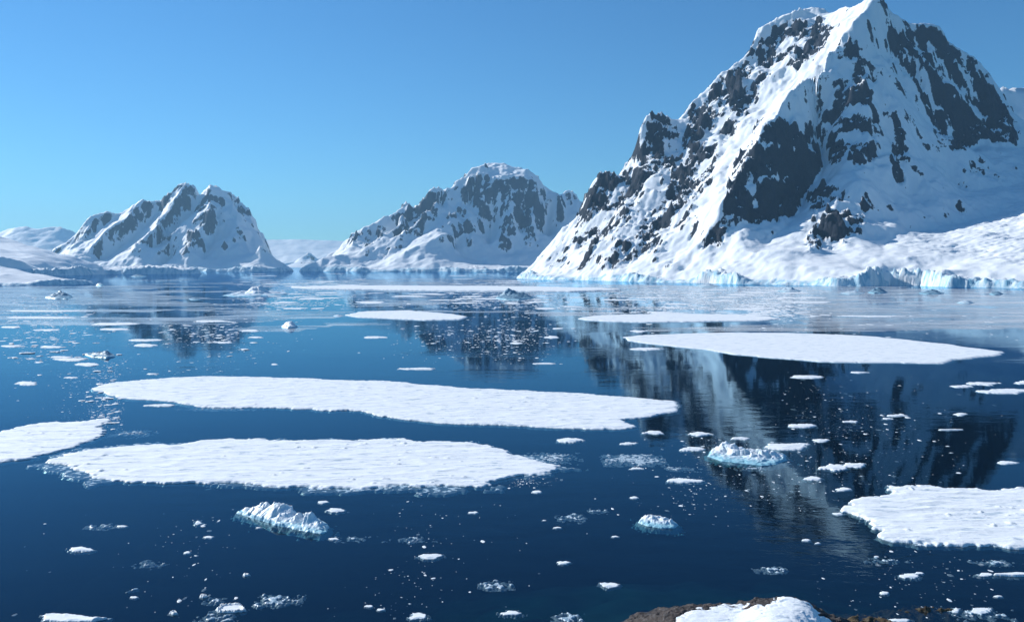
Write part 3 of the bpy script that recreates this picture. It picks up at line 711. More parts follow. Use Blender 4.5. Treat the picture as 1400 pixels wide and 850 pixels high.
# smaller floes: centre x, centre y, width, height on the photograph, label
SMALL = [
    (219, 554, 44, 4, 'small white floe touching the lower left edge of the longest floe'),
    (110, 751, 38, 9, 'angular white floe alone on dark water near the lower left corner'),
    (317, 832, 47, 12, 'round pale pancake of ice with a raised rim near the bottom edge'),
    (96, 845, 104, 15, 'white floe with a grey wet rim cut off by the bottom edge at the left'),
    (167, 719, 17, 3.5, 'sliver of white ice right of a slush smear, left of the long hummocked berg'),
    (779, 602, 41, 8, 'flat white floe between the longest floe and the slush patches'),
    (894, 591, 30, 7, 'small white floe under the pointed right end of the longest floe'),
    (859, 606, 31, 4.5, 'thin white floe just left of the pair of round floes beside the blue footed berg'),
    (935, 657, 64, 8, 'narrow white floe below and left of the blue footed berg'),
    (871, 640, 22, 4, 'small white floe on the lower rim of the grey slush raft'),
    (589, 760, 36, 8, 'white floe with two humps alone in dark water at lower centre'),
    (771, 769, 20, 6, 'tilted white ice piece at lower centre right of the two humped floe'),
    (832, 799, 28, 8, 'white floe with a drowned grey foot above the bottom edge, left of the snowy rock'),
    (700, 838, 29, 8, 'lumpy white ice piece at the bottom edge, right of the wedge shaped piece'),
    (573, 842, 25, 10, 'wedge shaped white ice piece at the bottom edge at lower centre'),
    (522, 833, 13, 4.5, 'small white ice piece left of the wedge shaped piece, right of a tiny one'),
    (505, 828, 12, 4.5, 'small white ice piece up and left of its twin beside the wedge shaped piece'),
    (647, 700, 17, 3.5, 'thin white ice sliver below the right half of the broad floe'),
    (734, 672, 13, 5, 'small white ice lump just under the slushy right tip of the broad floe'),
    (867, 680, 15, 4, 'small white ice piece above the compact berg right of centre'),
    (762, 721, 16, 3, 'thin white ice sliver below a slush smear at lower centre'),
    (841, 733, 12, 3, 'small white ice sliver down and left of the compact berg'),
    (442, 686, 16, 5, 'small white ice piece just above and right of the long hummocked berg'),
    (461, 697, 24, 7, 'knot of white ice crumbs right of the long hummocked berg'),
    (457, 736, 15, 4, 'small white ice piece below the right end of the long hummocked berg'),
    (353, 721, 11, 2.5, 'tiny flat ice piece under the left end of the long hummocked berg'),
    (285, 734, 17, 4, 'pale half drowned ice piece left of the long hummocked berg'),
    (271, 714, 9, 7, 'upright translucent ice shard left of the long hummocked berg'),
    (256, 755, 10, 5, 'tiny white ice lump between the angular floe and the long hummocked berg'),
    (337, 786, 11, 3.5, 'small white ice piece on dark water above the round pale pancake'),
    (278, 815, 11, 4, 'small white ice piece up and left of the round pale pancake'),
    (237, 838, 13, 5, 'small pointed ice piece left of the round pale pancake'),
    (183, 816, 12, 4, 'small white ice piece under a tiny slush smear at lower left'),
    (946, 614, 38, 7, 'oval white floe touching the left end of the blue footed berg'),
    (958, 593, 40, 7, 'two stepped white floe up and left of the blue footed berg'),
    (1014, 599, 30, 5, 'white floe half hidden behind the spire of the blue footed berg'),
    (1076, 610, 70, 12, 'large ragged white floe behind the right end of the blue footed berg'),
    (1094, 582, 41, 7, 'flat white floe over the mountain reflection, above the ragged floe'),
    (1122, 602, 25, 6, 'small broken white floe right of the ragged floe'),
    (1163, 576, 24, 4, 'thin tilted white floe in the chip field right of the reflected snow streak'),
    (1225, 568, 34, 4, 'thin white floe in the middle of the chip field right of the reflection'),
    (1213, 572, 18, 3, 'thin white floe just under another in the middle of the chip field'),
    (1313, 566, 19, 5, 'small white floe at the right of the chip field'),
    (1300, 587, 38, 3, 'thin floating line of ice under the small floe right of the chip field'),
    (1140, 639, 44, 10, 'left one of two white floes pressed together right of the blue footed berg'),
    (1167, 636, 36, 9, 'right one of two white floes pressed together right of the blue footed berg'),
    (1112, 654, 28, 7, 'small white floe below the two pressed together floes'),
    (1155, 669, 30, 6, 'small pale floe just above the notch of the rough right edge floe'),
    (1378, 632, 29, 6, 'small white floe near the right edge above the rough floe'),
    (1146, 702, 14, 5, 'small white floe just left of the tip of the rough right edge floe'),
    (1102, 738, 14, 4, 'small white ice piece left of and below the rough right edge floe'),
    (1118, 742, 9, 3, 'tiny white ice piece right of a small one below the rough floe'),
    (1243, 787, 26, 8, 'small white floe below the rough right edge floe, with a lesser one touching it'),
    (1257, 783, 18, 4, 'lesser white floe touching another below the rough right edge floe'),
    (1347, 785, 20, 7, 'tilted white floe left of the long one at the right edge, low down'),
    (1394, 785, 66, 8, 'long white floe cut off by the right edge below the rough floe'),
    (1209, 810, 17, 6, 'grey white ice piece on teal water right of the snowy rock'),
    (1307, 834, 13, 8, 'small ice lump at the right end of the brown drowned reef'),
    (1366, 815, 16, 4, 'small white ice sliver at lower right beyond the drowned reef'),
    (1232, 848, 36, 7, 'white floe cut off by the bottom edge right of the snowy rock'),
    (1342, 834, 34, 11, 'half drowned pale floe in slush at the lower right corner'),
    (1102, 515, 46, 6, 'white floe in the dark reflection below the large smooth floe'),
    (1342, 524, 50, 6, 'thin white floe upper one of the group at the right edge'),
    (1314, 528, 30, 5, 'small white floe left end of the group at the right edge'),
    (1372, 535, 76, 8, 'biggest white floe of the group at the right edge, cut by the edge'),
    (1400, 523, 30, 5, 'white floe at the very right edge above the biggest of its group'),
    (1174, 509, 28, 3, 'thin broken ice line below the right half of the large smooth floe'),
    (884, 477, 52, 5, 'white lumpy floe at the left end of the large smooth floe'),
    (873, 453, 22, 4.5, 'small bright floe above the left tip of the large smooth floe'),
    (572, 504, 56, 4, 'lone white floe between the lens shaped floe and the longest floe'),
    (705, 469, 18, 4, 'small bright floe in the chip field under the flat topped mountain reflection'),
    (745, 497, 32, 2.5, 'thin white floe at the lower right of the central chip field'),
    (755, 461, 20, 4, 'small white floe at the right of the central chip field'),
    (513, 461, 36, 3.5, 'thin white floe at the left of the central chip field'),
    (762, 449, 18, 2.5, 'thin white floe above the right side of the central chip field'),
    (505, 413, 42, 3.5, 'thin white floe far off, just above the lens shaped floe'),
    (290, 439, 55, 3.5, 'thin white floe in the reflection of the twin peaked mountain'),
    (200, 465, 54, 4, 'thin white floe left of the reflection of the twin peaked mountain'),
    (199, 472, 30, 5, 'lumpy white floe just under a thin one at the far left'),
    (307, 468, 30, 3, 'thin white floe at the right foot of the twin peaked reflection'),
    (96, 491, 54, 5, 'white floe at the left below the dark little berg with a chip trail'),
    (84, 488, 30, 3, 'thin white floe hugging the upper side of another at the left'),
    (120, 498, 36, 5, 'clean edged white floe lowest of three at the left'),
    (36, 524, 31, 6, 'white floe with a raised rear edge near the left edge, above the cut off floe'),
    (160, 443, 72, 4.5, 'long white floe at the left under the snow hill'),
    (158, 450, 46, 3.5, 'shorter white floe just under the long one below the snow hill'),
    (62, 425, 124, 2.5, 'longest thin ice strip by the left edge'),
    (56, 434, 104, 3, 'second thin ice strip by the left edge under the longest strip'),
    (14, 447, 36, 3, 'short ice strip at the left edge under two long strips'),
    (64, 451, 36, 2.5, 'short thin ice strip between the left edge and the long floe'),
    (16, 473, 34, 3.5, 'short white floe touching the left edge'),
    (72, 474, 38, 3.5, 'thin white floe left of the dark little berg with a chip trail'),
    (98, 516, 22, 3, 'little white floe right of the raised rear edge floe'),
    (53, 495, 12, 2.5, 'tiny floe left of three stacked floes at the left'),
    (343, 452, 28, 3.5, 'thin white floe left of the white topped small berg in mid water'),
    (350, 461, 22, 2.5, 'thin floe under another left of the white topped small berg'),
    (375, 498, 10, 2.5, 'tiny lone floe above the longest floe'),
    (209, 511, 18, 2.5, 'small thin floe just above the left end of the longest floe'),
    (1018, 422, 72, 3, 'pale thin ice strip far off behind the long thin floe on the right'),
    (1190, 432, 92, 2.8, 'long pale ice strip in the grey water left of the right edge'),
    (1105, 413, 84, 2.6, 'pale ice strip far off below the ice cliffs of the huge mountain'),
    (905, 428, 40, 2.4, 'small pale strip behind the long thin floe on the right'),
    (850, 410, 70, 2.2, 'faint far ice strip right of the bluish bergy bit'),
    (560, 405, 60, 2.2, 'faint far ice strip left of the bluish bergy bit'),
]
SG = 'small white ice floes'
for i, (cx, cy, w, h, lab) in enumerate(SMALL):
    rs = np.random.default_rng(100 + i)
    n = 11
    an = np.sort(np.linspace(0, 2 * math.pi, n, endpoint=False) + rs.uniform(-0.2, 0.2, n))
    rr = rs.uniform(0.66, 1.10, n)
    p2 = 1.0
    Yc = H * F / (cy - HY)
    fb = np.clip(0.035 * w * Yc / F, 0.08, 0.24)
    fpx = fb / Yc * F * 0.9
    hh = max(h - fpx, h * 0.55)
    ol = []
    for a, r in zip(an, rr):
        c, s_ = math.cos(a), math.sin(a)
        ol.append((cx + 0.5 * w * r * math.copysign(abs(c) ** p2, c), cy + fpx * 0.3 + 0.5 * hh * r * s_ + 0.06 * hh * math.sin(2 * a + i)))
    rough = 1.0
    if w < 60 and h > 3: rough = 1.6
    floe('ice_floe', ol, lab, SG, float(fb), 0.10 if w < 30 else 0.16, (0.5 if h > 6 else 0.0), seed=i * 1.37, cellk=0.8, rough=rough,
         rim=0.25 if 'pancake' in lab else 0.0)


# ------------------------------------------------------------------ bergs
def berg(outline, peaks, label, crumple=0.5, foot=1.0, seed=0.0, blue_h=0.35, cat='iceberg', cellk=0.75, top_blue=0.0, mat=None):
    """lump of glacier ice: waterline outline (pixels), peaks (px, py, height m, radius m)"""
    pts = [onwater(*p) for p in outline]
    ax = np.array(pts); cx, cy = ax.mean(0)
    sx, sy = px_scale(cy)
    c = sx * 1.37 * cellk
    mg = 2.0 * foot + 1.0
    X, Y = np.meshgrid(np.arange(ax[:, 0].min() - mg, ax[:, 0].max() + mg, c), np.arange(ax[:, 1].min() - mg, ax[:, 1].max() + mg, c))
    u = min(np.ptp(ax[:, 0]), np.ptp(ax[:, 1]))
    k = max(0.35, u / 12)          # size of the crumpling
    s = poly_sdf(X, Y, pts) + 0.25 * k * fbm(X / (1.3 * k) + seed, Y / (1.3 * k), 0.3, 4)
    z = np.zeros(X.shape); wsum = np.zeros(X.shape); zm = np.zeros(X.shape)
    for (px, py, hh, rad) in peaks:
        x, y = onwater(px, py)
        q = ((X - x) ** 2 + (Y - y) ** 2) / (rad * rad)
        g = np.exp(-0.8 * q) + 1e-5 * np.exp(-0.05 * q) + 1e-12
        zm = np.maximum(zm, hh * np.exp(-q ** 1.2))
        z = z + g * hh; wsum = wsum + g
    z = 0.5 * z / wsum + 0.55 * zm
    smax = max(s.max(), 0.3)
    wall = sstep(-0.02, 0.10 * smax, s) * 0.35 + 0.65 * sstep(0, 0.75 * smax, s)
    body = z * wall
    cr = ridged(X / (1.5 * k) + seed, Y / (1.5 * k), z / (2.0 * k), 5) - 0.35
    cr2 = fbm(X / (0.42 * k) + seed, Y / (0.42 * k), z / (0.6 * k), 4)
    body = body + wall * k * crumple * (0.10 * cr + 0.13 * cr2) * np.clip(0.4 + z / (2 * k), 0.4, 1.2)
    # broken into facets: every cell of the break-up has its own height and tilt
    rb = np.random.default_rng(int(seed * 10) + 3)
    for cs, ah, at in ((1.5 * k, 0.34, 0.30), (0.65 * k, 0.14, 0.26)):
        nx_ = int(np.ptp(ax[:, 0]) / cs) + 3; ny_ = int(np.ptp(ax[:, 1]) / cs) + 3
        best = np.full(X.shape, 1e9); off_ = np.zeros(X.shape)
        qx = X + 0.25 * cs * fbm(X / cs, Y / cs, 3.3, 2); qy = Y + 0.25 * cs * fbm(X / cs + 9, Y / cs, 5.3, 2)
        for a_ in range(nx_):
            for b2 in range(ny_):
                fx = ax[:, 0].min() + (a_ - 1 + rb.uniform(0, 1)) * cs; fy = ax[:, 1].min() + (b2 - 1 + rb.uniform(0, 1)) * cs
                hh_ = rb.uniform(-1, 1); g1, g2 = rb.normal(0, 1, 2)
                dd = (qx - fx) ** 2 + (qy - fy) ** 2
                m_ = dd < best
                best = np.where(m_, dd, best)
                off_ = np.where(m_, ah * k * hh_ + at * (g1 * (X - fx) + g2 * (Y - fy)), off_)
        body = body + crumple * wall * np.clip(0.15 + z / (1.5 * k), 0.15, 1.0) * off_
    zz = np.where(s > 0, np.maximum(body, 0.05), np.maximum(-0.04 + s * (1.3 / foot) * (1.0 + 0.9 * fbm(X / k, Y / k, 7.1 + seed, 3)), -0.75))
    bl = 1 - sstep(blue_h * 0.5, blue_h * 1.6, zz + 0.25 * k * cr2)
    if top_blue:
        bl = np.maximum(bl, top_blue * sstep(0.15, 0.6, -cr * 2.0 - 0.1 + 0.4 * cr2))
    o = grid_mesh('iceberg', X, Y, zz, zz > -0.72, mat or BERG, {'blue': bl}, origin=(cx, cy, 0))
    return tag(o, label, cat, 'small icebergs')


berg([(322, 701), (345, 708), (375, 717), (410, 725), (440, 730), (449, 727), (450, 719), (438, 711), (410, 705), (380, 700), (350, 697), (335, 697)],
     [(333, 701, 0.9, 1.6), (352, 704, 1.5, 1.8), (362, 705, 2.1, 1.0), (378, 709, 2.0, 2.4), (392, 711, 1.3, 1.6), (412, 715, 1.5, 1.3), (425, 718, 1.6, 1.2), (436, 721, 1.3, 1.4)],
     'long hummocked white berg with turquoise right foot on dark water at lower left', 0.75, 1.0, 1.1, 0.45, top_blue=0.6)
berg([(968, 624), (985, 630), (1010, 633), (1040, 636), (1060, 635), (1076, 629), (1074, 622), (1050, 618), (1010, 614), (985, 613), (972, 616)],
     [(978, 620, 2.0, 2.2), (989, 619, 4.0, 1.2), (988, 620, 2.9, 2.2), (1003, 621, 1.6, 3.0), (1020, 624, 1.3, 3.2), (1038, 626, 1.1, 2.5), (1054, 626, 1.8, 2.4), (1064, 626, 1.7, 2.0)],
     'blue footed white berg with a small spire at its left end', 0.8, 1.2, 5.2, 0.5, top_blue=0.4)
berg([(872, 714), (885, 719), (905, 722), (922, 722), (928, 718), (922, 713), (900, 709), (880, 708)],
     [(880, 712, 1.3, 1.3), (892, 713, 0.9, 1.5), (908, 715, 0.8, 1.5), (920, 717, 0.7, 1.2)],
     'compact white berg with a pale blue foot right of centre on dark water', 0.8, 0.9, 9.7, 0.42, top_blue=0.3)
berg([(62, 407), (75, 409), (92, 409), (100, 406.5), (95, 404.5), (80, 403.5), (66, 404.5)],
     [(70, 406, 4.0, 8), (80, 406, 6.0, 9), (92, 406, 4.5, 8)],
     'dark blue shaded berg in front of the low snow tongue at the left', 0.5, 1.5, 2.2, 0.8, mat=BERG_SHADED)
berg([(303, 404), (320, 405.5), (345, 405.5), (357, 404), (372, 404), (396, 402), (392, 400.5), (370, 400.5), (350, 400), (325, 401)],
     [(318, 403, 3, 12), (330, 402.5, 6, 9), (350, 402.5, 10, 9), (358, 402.5, 8, 7), (380, 402, 4, 14)],
     'long low berg with a steep shaded block, in front of the twin peaked mountain', 0.6, 1.5, 4.4, 1.0, top_blue=0.4)
berg([(677, 408), (690, 410), (710, 410.5), (727, 409), (728, 406), (715, 404.5), (695, 404), (682, 405)],
     [(685, 407, 5, 7), (691, 407, 11, 8), (697, 407, 8, 9), (708, 408, 6, 8), (720, 407.5, 8, 6), (725, 407.5, 5, 4)],
     'bluish two humped bergy bit in front of the very long ice band', 0.6, 1.5, 7.4, 0.8, mat=BERG_SHADED)
berg([(385, 447), (393, 449), (404, 448.5), (407, 446.5), (400, 445), (390, 445)],
     [(392, 447, 3.2, 3.5), (398, 447, 3.8, 3.5), (403, 447, 2.2, 2.5)],
     'white topped small berg alone in mid water left of the lens shaped floe', 0.5, 1.0, 3.1, 0.8)
berg([(116, 485), (125, 488), (145, 489.5), (158, 488), (157, 485), (140, 483), (124, 483)],
     [(122, 485, 1.2, 2.2), (136, 486, 1.6, 2.5), (148, 486.5, 2.2, 2.5), (154, 486.5, 1.5, 2)],
     'dark little berg with a chip trail behind the three stacked floes at left', 0.6, 1.0, 6.1, 0.4, mat=BERG_SHADED)
berg([(131, 390.5), (138, 391.2), (143, 390.6), (137, 389.6)], [(136, 390.4, 4, 8)], 'tiny pointed berg just off the tip of the low snow tongue', 0.5, 1.0, 1.9, 3.0)
for i_, (x0, x1, y, hp, sd_, lab) in enumerate([
        (1062, 1096, 398, 7, 1.2, 'small low berg under the ice cliffs left of the pyramid shaped one'),
        (1186, 1214, 400, 10, 2.4, 'pyramid shaped small berg under the tall ice cliff on the right'),
        (1148, 1184, 401, 5, 3.6, 'flat small berg touching the left side of the pyramid shaped one'),
        (1255, 1292, 401, 7, 4.8, 'small berg under the ice cliff right of the pyramid shaped one'),
        (1308, 1332, 414, 6, 5.1, 'tiny bluish berg in pale water near the right shore'),
        (1352, 1372, 402, 6, 6.6, 'tiny berg close to the shore at the far right'),
        (950, 985, 391, 5, 7.9, 'low rubble berg under the ice cliff left of centre of the huge mountain'),
        (258, 276, 409, 4, 8.8, 'tiny berg in the reflection of the twin peaked mountain'),
        (455, 470, 432, 3, 9.9, 'tiny dark berg just left of the lens shaped floe'),
        (178, 200, 378, 4, 3.9, 'tiny white berg near the foot of the twin peaked mountain')]):
    hp *= 0.75
    xm = (x0 + x1) / 2; w = x1 - x0
    Yc = H * F / (y - HY); mp = Yc / F
    dy = min(1.6, (y - HY) * 0.04)
    berg([(x0, y), (x0 + w * .3, y + dy), (x0 + w * .7, y + dy), (x1, y), (x0 + w * .75, y - dy * .8), (x0 + w * .25, y - dy)],
         [(x0 + w * .3, y, hp * mp * 0.6, w * .16 * mp), (x0 + w * .52, y, hp * mp, w * .18 * mp), (x0 + w * .75, y, hp * mp * 0.55, w * .18 * mp)],
         lab, 0.6, 1.0, sd_, hp * mp * 0.12, mat=(BERG_SHADED if i_ % 2 else BERG_HALF_SHADED))

# ------------------------------------------------------------------ brash ice: chips
ico = None
def ico_mesh():
    t = (1 + 5 ** .5) / 2
    v = np.array([(-1, t, 0), (1, t, 0), (-1, -t, 0), (1, -t, 0), (0, -1, t), (0, 1, t), (0, -1, -t), (0, 1, -t), (t, 0, -1), (t, 0, 1), (-t, 0, -1), (-t, 0, 1)], float)
    v /= np.linalg.norm(v, axis=1)[:, None]
    f = [(0, 11, 5), (0, 5, 1), (0, 1, 7), (0, 7, 10), (0, 10, 11), (1, 5, 9), (5, 11, 4), (11, 10, 2), (10, 7, 6), (7, 1, 8), (3, 9, 4), (3, 4, 2), (3, 2, 6), (3, 6, 8), (3, 8, 9), (4, 9, 5), (2, 4, 11), (6, 2, 10), (8, 6, 7), (9, 8, 1)]
    V = [tuple(a) for a in v]; nf = []; mid = {}
    def m(a, b):
        k = (min(a, b), max(a, b))
        if k not in mid:
            p = (np.array(V[a]) + np.array(V[b])) / 2; p /= np.linalg.norm(p); V.append(tuple(p)); mid[k] = len(V) - 1
        return mid[k]
    for a, b, c in f:
        ab, bc, ca = m(a, b), m(b, c), m(c, a)
        nf += [(a, ab, ca), (b, bc, ab), (c, ca, bc), (ab, bc, ca)]
    return np.array(v), np.array(f), np.array(V), np.array(nf)


LOW_V, LOW_F, HI_V, HI_F = ico_mesh()


def chip_verts(rs, V, flat):
    """an irregular lump, unit width"""
    n = fbm(V[:, 0] * 1.1 + rs.uniform(0, 50), V[:, 1] * 1.1 + rs.uniform(0, 50), V[:, 2] * 1.1, 3)
    P = V * (1 + 0.42 * n)[:, None]
    P = P * np.array([0.5, 0.5 * rs.uniform(0.5, 0.85), 0.5 * flat])
    top = 0.5 * flat * rs.uniform(0.55, 0.9)
    P[:, 2] = np.minimum(P[:, 2], top)
    a = rs.uniform(0, 6.28)
    c, s_ = math.cos(a), math.sin(a)
    return np.stack([P[:, 0] * c - P[:, 1] * s_, P[:, 0] * s_ + P[:, 1] * c, P[:, 2] + 0.04 * flat], -1)


# chips lie in fields on the water: (corners in pixels, number, small and large size in pixels, clumping)
BIGPOLY = [f[0] for f in FL]
FIELDS = [
    ('CENTRAL', (480, 436, 800, 500), 620, 1.9, 8, 0.05),
    ('CENTRAL', (560, 445, 760, 485), 360, 2.0, 9, 0.05),
    ('LEFT', (0, 400, 430, 500), 1000, 2.3, 14, 0.05),
    ('LEFT', (210, 440, 330, 475), 260, 2.6, 12, 0.1),
    ('FARLEFT', (0, 490, 170, 590), 700, 1.9, 10, 0.05),
    ('MIDLEFT', (130, 480, 380, 514), 160, 1.8, 7, 0.1),
    ('RIGHTREF', (1040, 545, 1330, 680), 300, 1.6, 8, 0.15),
    ('RIGHTREF', (1060, 505, 1400, 600), 240, 1.4, 7, 0.3),
    ('BERGSIDE', (860, 575, 1200, 700), 300, 1.5, 7, 0.3),
    ('MIDSLUSH', (740, 590, 1000, 720), 150, 1.5, 7, 0.25),
    ('LOWMID', (470, 660, 900, 850), 110, 1.8, 8, 0.3),
    ('LOWLEFT', (0, 690, 330, 850), 90, 1.8, 8, 0.3),
    ('BOTTOM', (240, 770, 560, 850), 150, 1.8, 8, 0.2),
    ('LOWRIGHT', (1080, 745, 1400, 850), 130, 1.8, 9, 0.25),
    ('TIP', (690, 630, 800, 668), 130, 1.4, 5, 0.3),
    ('FARRIGHT', (800, 390, 1400, 440), 2600, 3.4, 44, 0.35),
    ('FARRIGHT', (880, 425, 1400, 470), 160, 2.0, 12, 0.3),
    ('FARMID', (140, 373, 860, 425), 2000, 3.4, 40, 0.3),
    ('FARMID', (440, 395, 820, 440), 320, 2.0, 10, 0.3),
]
FIELDLAB = {
    'CENTRAL': 'tiny white ice chip in the chip field over the flat topped mountain reflection',
    'LEFT': 'thin white ice sliver on the pale blue water in front of the left shore',
    'FARLEFT': 'small white ice chip scattered above and around the floe at the left edge',
    'MIDLEFT': 'tiny ice chip between the twin peaked reflection and the longest floe',
    'RIGHTREF': 'small white ice chip scattered over the dark reflection of the huge mountain',
    'BERGSIDE': 'small white ice chip strewn around the blue footed berg',
    'MIDSLUSH': 'small white ice chip strewn among the slush between the two big floes and the berg',
    'LOWMID': 'small white ice chip on the dark open water at lower centre',
    'LOWLEFT': 'small white ice chip on the dark open water at lower left',
    'BOTTOM': 'small white ice chip strewn along the bottom edge around the round pale pancake',
    'LOWRIGHT': 'small white ice chip on the teal water at the lower right',
    'TIP': 'tiny ice chip in the slush at the right tip of the broad floe',
    'FARRIGHT': 'thin white ice strip on the pale water below the huge mountain',
    'FARMID': 'thin white ice strip on the far water below the far mountains',
}
CH = []     # field, px, py, size px
for k, (nm, (ax, ay, bx, by), cnt, s0, s1, cl_) in enumerate(FIELDS):
    rs = np.random.default_rng(500 + k)
    n = 0; tries = 0
    while n < cnt and tries < cnt * 14:
        m_ = 4000
        px = rs.uniform(ax, bx, m_); py = rs.uniform(ay, by, m_)
        xw = (px - 700) / F * (H * F / (py - HY)); yw = H * F / (py - HY)
        L = 26.0 * (yw / 250.0)
        dens = fbm((0.96 * xw + 0.28 * yw) / (2.2 * L) + k * 7, (0.96 * yw - 0.28 * xw) / (0.8 * L), 0.7, 4)
        edge = np.minimum(np.minimum(px - ax, bx - px) / (0.18 * (bx - ax)), np.minimum(py - ay, by - py) / (0.18 * (by - ay)))
        ok = (dens + 0.28 * rs.normal(size=m_) > cl_ + 0.08) & (rs.uniform(size=m_) < np.clip(edge, 0.05, 1))
        for p in BIGPOLY:
            ok &= poly_sdf(px, py, p) < -1.0
        px = px[ok]; py = py[ok]
        size = 0.8 * s0 * (1 - rs.uniform(size=len(px))) ** -0.55
        size = np.minimum(size, s1)
        for a, b, c in zip(px, py, size):
            if n >= cnt: break
            CH.append((nm, a, b, c)); n += 1
        tries += m_
CH.sort(key=lambda c: -c[3] * c[3] * (1 if c[2] > 470 else 0.22))
NIND = 165
variants = []
for i in range(9):
    rs = np.random.default_rng(900 + i)
    me_o = mesh_from('ice_chip', chip_verts(rs, HI_V, rs.uniform(0.3, 0.55)), HI_F, FLOE, False, {'wet': np.zeros(len(HI_V))})
    variants.append(me_o)
rs = np.random.default_rng(77)
for i, (nm, px, py, s) in enumerate(CH[:NIND]):
    x, y = onwater(px, py)
    w = s * y / F
    if i < len(variants):
        o = variants[i]
    else:
        o = variants[i % len(variants)].copy(); COL.objects.link(o)
    o.location = (x, y, 0.0)
    if py < 470:
        o.scale = (w, w * 1.2, min(w * 0.35, 1.0))
        o.rotation_euler = (0, 0, rs.uniform(-0.3, 0.3))
    else:
        o.scale = (w, w * rs.uniform(0.8, 1.5), w * 0.5)
        o.rotation_euler = (0, 0, rs.uniform(0, 6.28))
    tag(o, FIELDLAB[nm], 'ice chip', 'ice chips, ' + FIELDLAB[nm].split(' ice ')[1])
VV = []; FF = []; off = 0
rs = np.random.default_rng(78)
lib = [chip_verts(np.random.default_rng(950 + i), LOW_V, 0.4) for i in range(24)]
for i, (nm, px, py, s) in enumerate(CH[NIND:]):
    x, y = onwater(px, py)
    w = s * y / F
    b = lib[i % 24]
    fl = 0.35 if py < 470 else 0.42
    VV.append(b * np.array([w, w * rs.uniform(1.0, 1.9), min(w * fl, 1.2)]) + np.array([x, y, rs.uniform(-0.16, 0.02) * w * (0.15 if py < 470 else 1.0)]))
    FF.append(LOW_F + off); off += len(LOW_V)
tag(mesh_from('brash_ice', np.concatenate(VV), np.concatenate(FF), FLOE, False, {'wet': np.zeros(off)}), 'countless tiny crumbs of white brash ice scattered over the sea', 'brash ice', None, 'stuff')

# ------------------------------------------------------------------ slush patches: half drowned mush
def slush_material():
    m, nt = new_mat('slush'); n = N(nt)
    tc = n.node('ShaderNodeTexCoord'); P = tc.outputs['Object']
    b = n.noise(2.5, 4, 0.65, P)
    c = n.mix(n.ramp(b, 0.4, 0.65), (0.22, 0.34, 0.42), (0.72, 0.80, 0.84))
    n.out(n.principled(c, 0.35, n.bump(b, 0.5, 0.08), 0.3))
    return m
SLUSH = slush_material()
SL = [
    (758, 625, 62, 14, 0.9, 'mottled slush patch right of the tip of the broad floe'),
    (866, 628, 72, 14, 1.35, 'smooth grey slush raft between the broad floe and the blue footed berg'),
    (137, 719, 46, 9, 0.75, 'slush smear on dark water left of the long hummocked berg'),
    (381, 819, 58, 20, 0.95, 'ragged slush patch up and right of the round pale pancake'),
    (679, 799, 42, 12, 1.0, 'slush patch with white crumbs at lower centre'),
    (780, 707, 44, 12, 0.7, 'faint slush smear at centre between the broad floe and the compact berg'),
    (817, 698, 30, 6, 0.8, 'thin slush line left of the compact berg'),
    (777, 844, 40, 13, 1.1, 'pale turquoise slush patch at the bottom edge left of the snowy rock'),
    (1054, 778, 40, 9, 1.1, 'turquoise drowned ice slab above the snowy rock'),
    (1340, 838, 92, 20, 0.75, 'wide thin slush patch around the half drowned floe at lower right'),
    (1215, 765, 60, 8, 0.7, 'faint slush streak below the rough right edge floe'),
    (1360, 768, 60, 8, 0.8, 'slush streak above the long floe at the lower right edge'),
    (480, 735, 60, 9, 0.6, 'faint slush streak trailing right from the long hummocked berg'),
    (183, 805, 16, 5, 1.1, 'tiny slush blot at lower left'),
    (300, 843, 56, 12, 0.8, 'slush patch under the round pale pancake at the bottom edge'),
    (292, 820, 26, 9, 0.9, 'small slush blot left above the round pale pancake'),
    (180, 592, 60, 10, 0.7, 'slush smear in the gap between the left edge floe and the longest floe'),
    (930, 640, 50, 9, 0.6, 'slush smear left of the blue footed berg'),
    (300, 559, 90, 4, 0.8, 'slush line along the lower edge of the longest floe'),
    (1030, 640, 44, 6, 0.8, 'drowned ice tongue at the front of the blue footed berg'),
    (200, 770, 70, 12, 0.5, 'faint slush smear right of the angular floe at lower left'),
    (560, 737, 70, 10, 0.5, 'faint slush streak above the two humped floe'),
]
for i, (cx, cy, w, h, dens, lab) in enumerate(SL):
    x, y = onwater(cx, cy); sx, sy = px_scale(y)
    a, b = 0.5 * w * sx, 0.5 * h * sy
    c = sx * 0.9
    X, Y = np.meshgrid(np.arange(x - 1.25 * a, x + 1.25 * a, c), np.arange(y - 1.25 * b, y + 1.25 * b, max(c, sy * 0.35)))
    r = np.sqrt(((X - x) / a) ** 2 + ((Y - y) / b) ** 2)
    f1 = fbm(X / (0.45 * min(a, b) + 0.4) + i * 3, Y / (0.45 * min(a, b) + 0.4), 0.5, 4)
    f2 = fbm(X / 0.7 + i, Y / 0.9, 2.5, 4)
    v = (1.0 - r) * 1.1 + 0.75 * f1 + (dens - 1.0) + 0.75 * f2
    z = -0.20 + 0.20 * np.clip(v, 0, 1.2) + 0.10 * f2
    z = np.where(v > 0.55, z + 0.05, z)
    z = np.minimum(z, 0.10)
    if dens > 1.2: z = np.minimum(z, 0.015 + 0.04 * f2)
    keep = v > 0.08
    if keep.sum() < 12: continue
    tag(grid_mesh('slush_patch', X, Y, z, keep, SLUSH, origin=(x, y, 0)), lab, 'slush', 'slush patches')

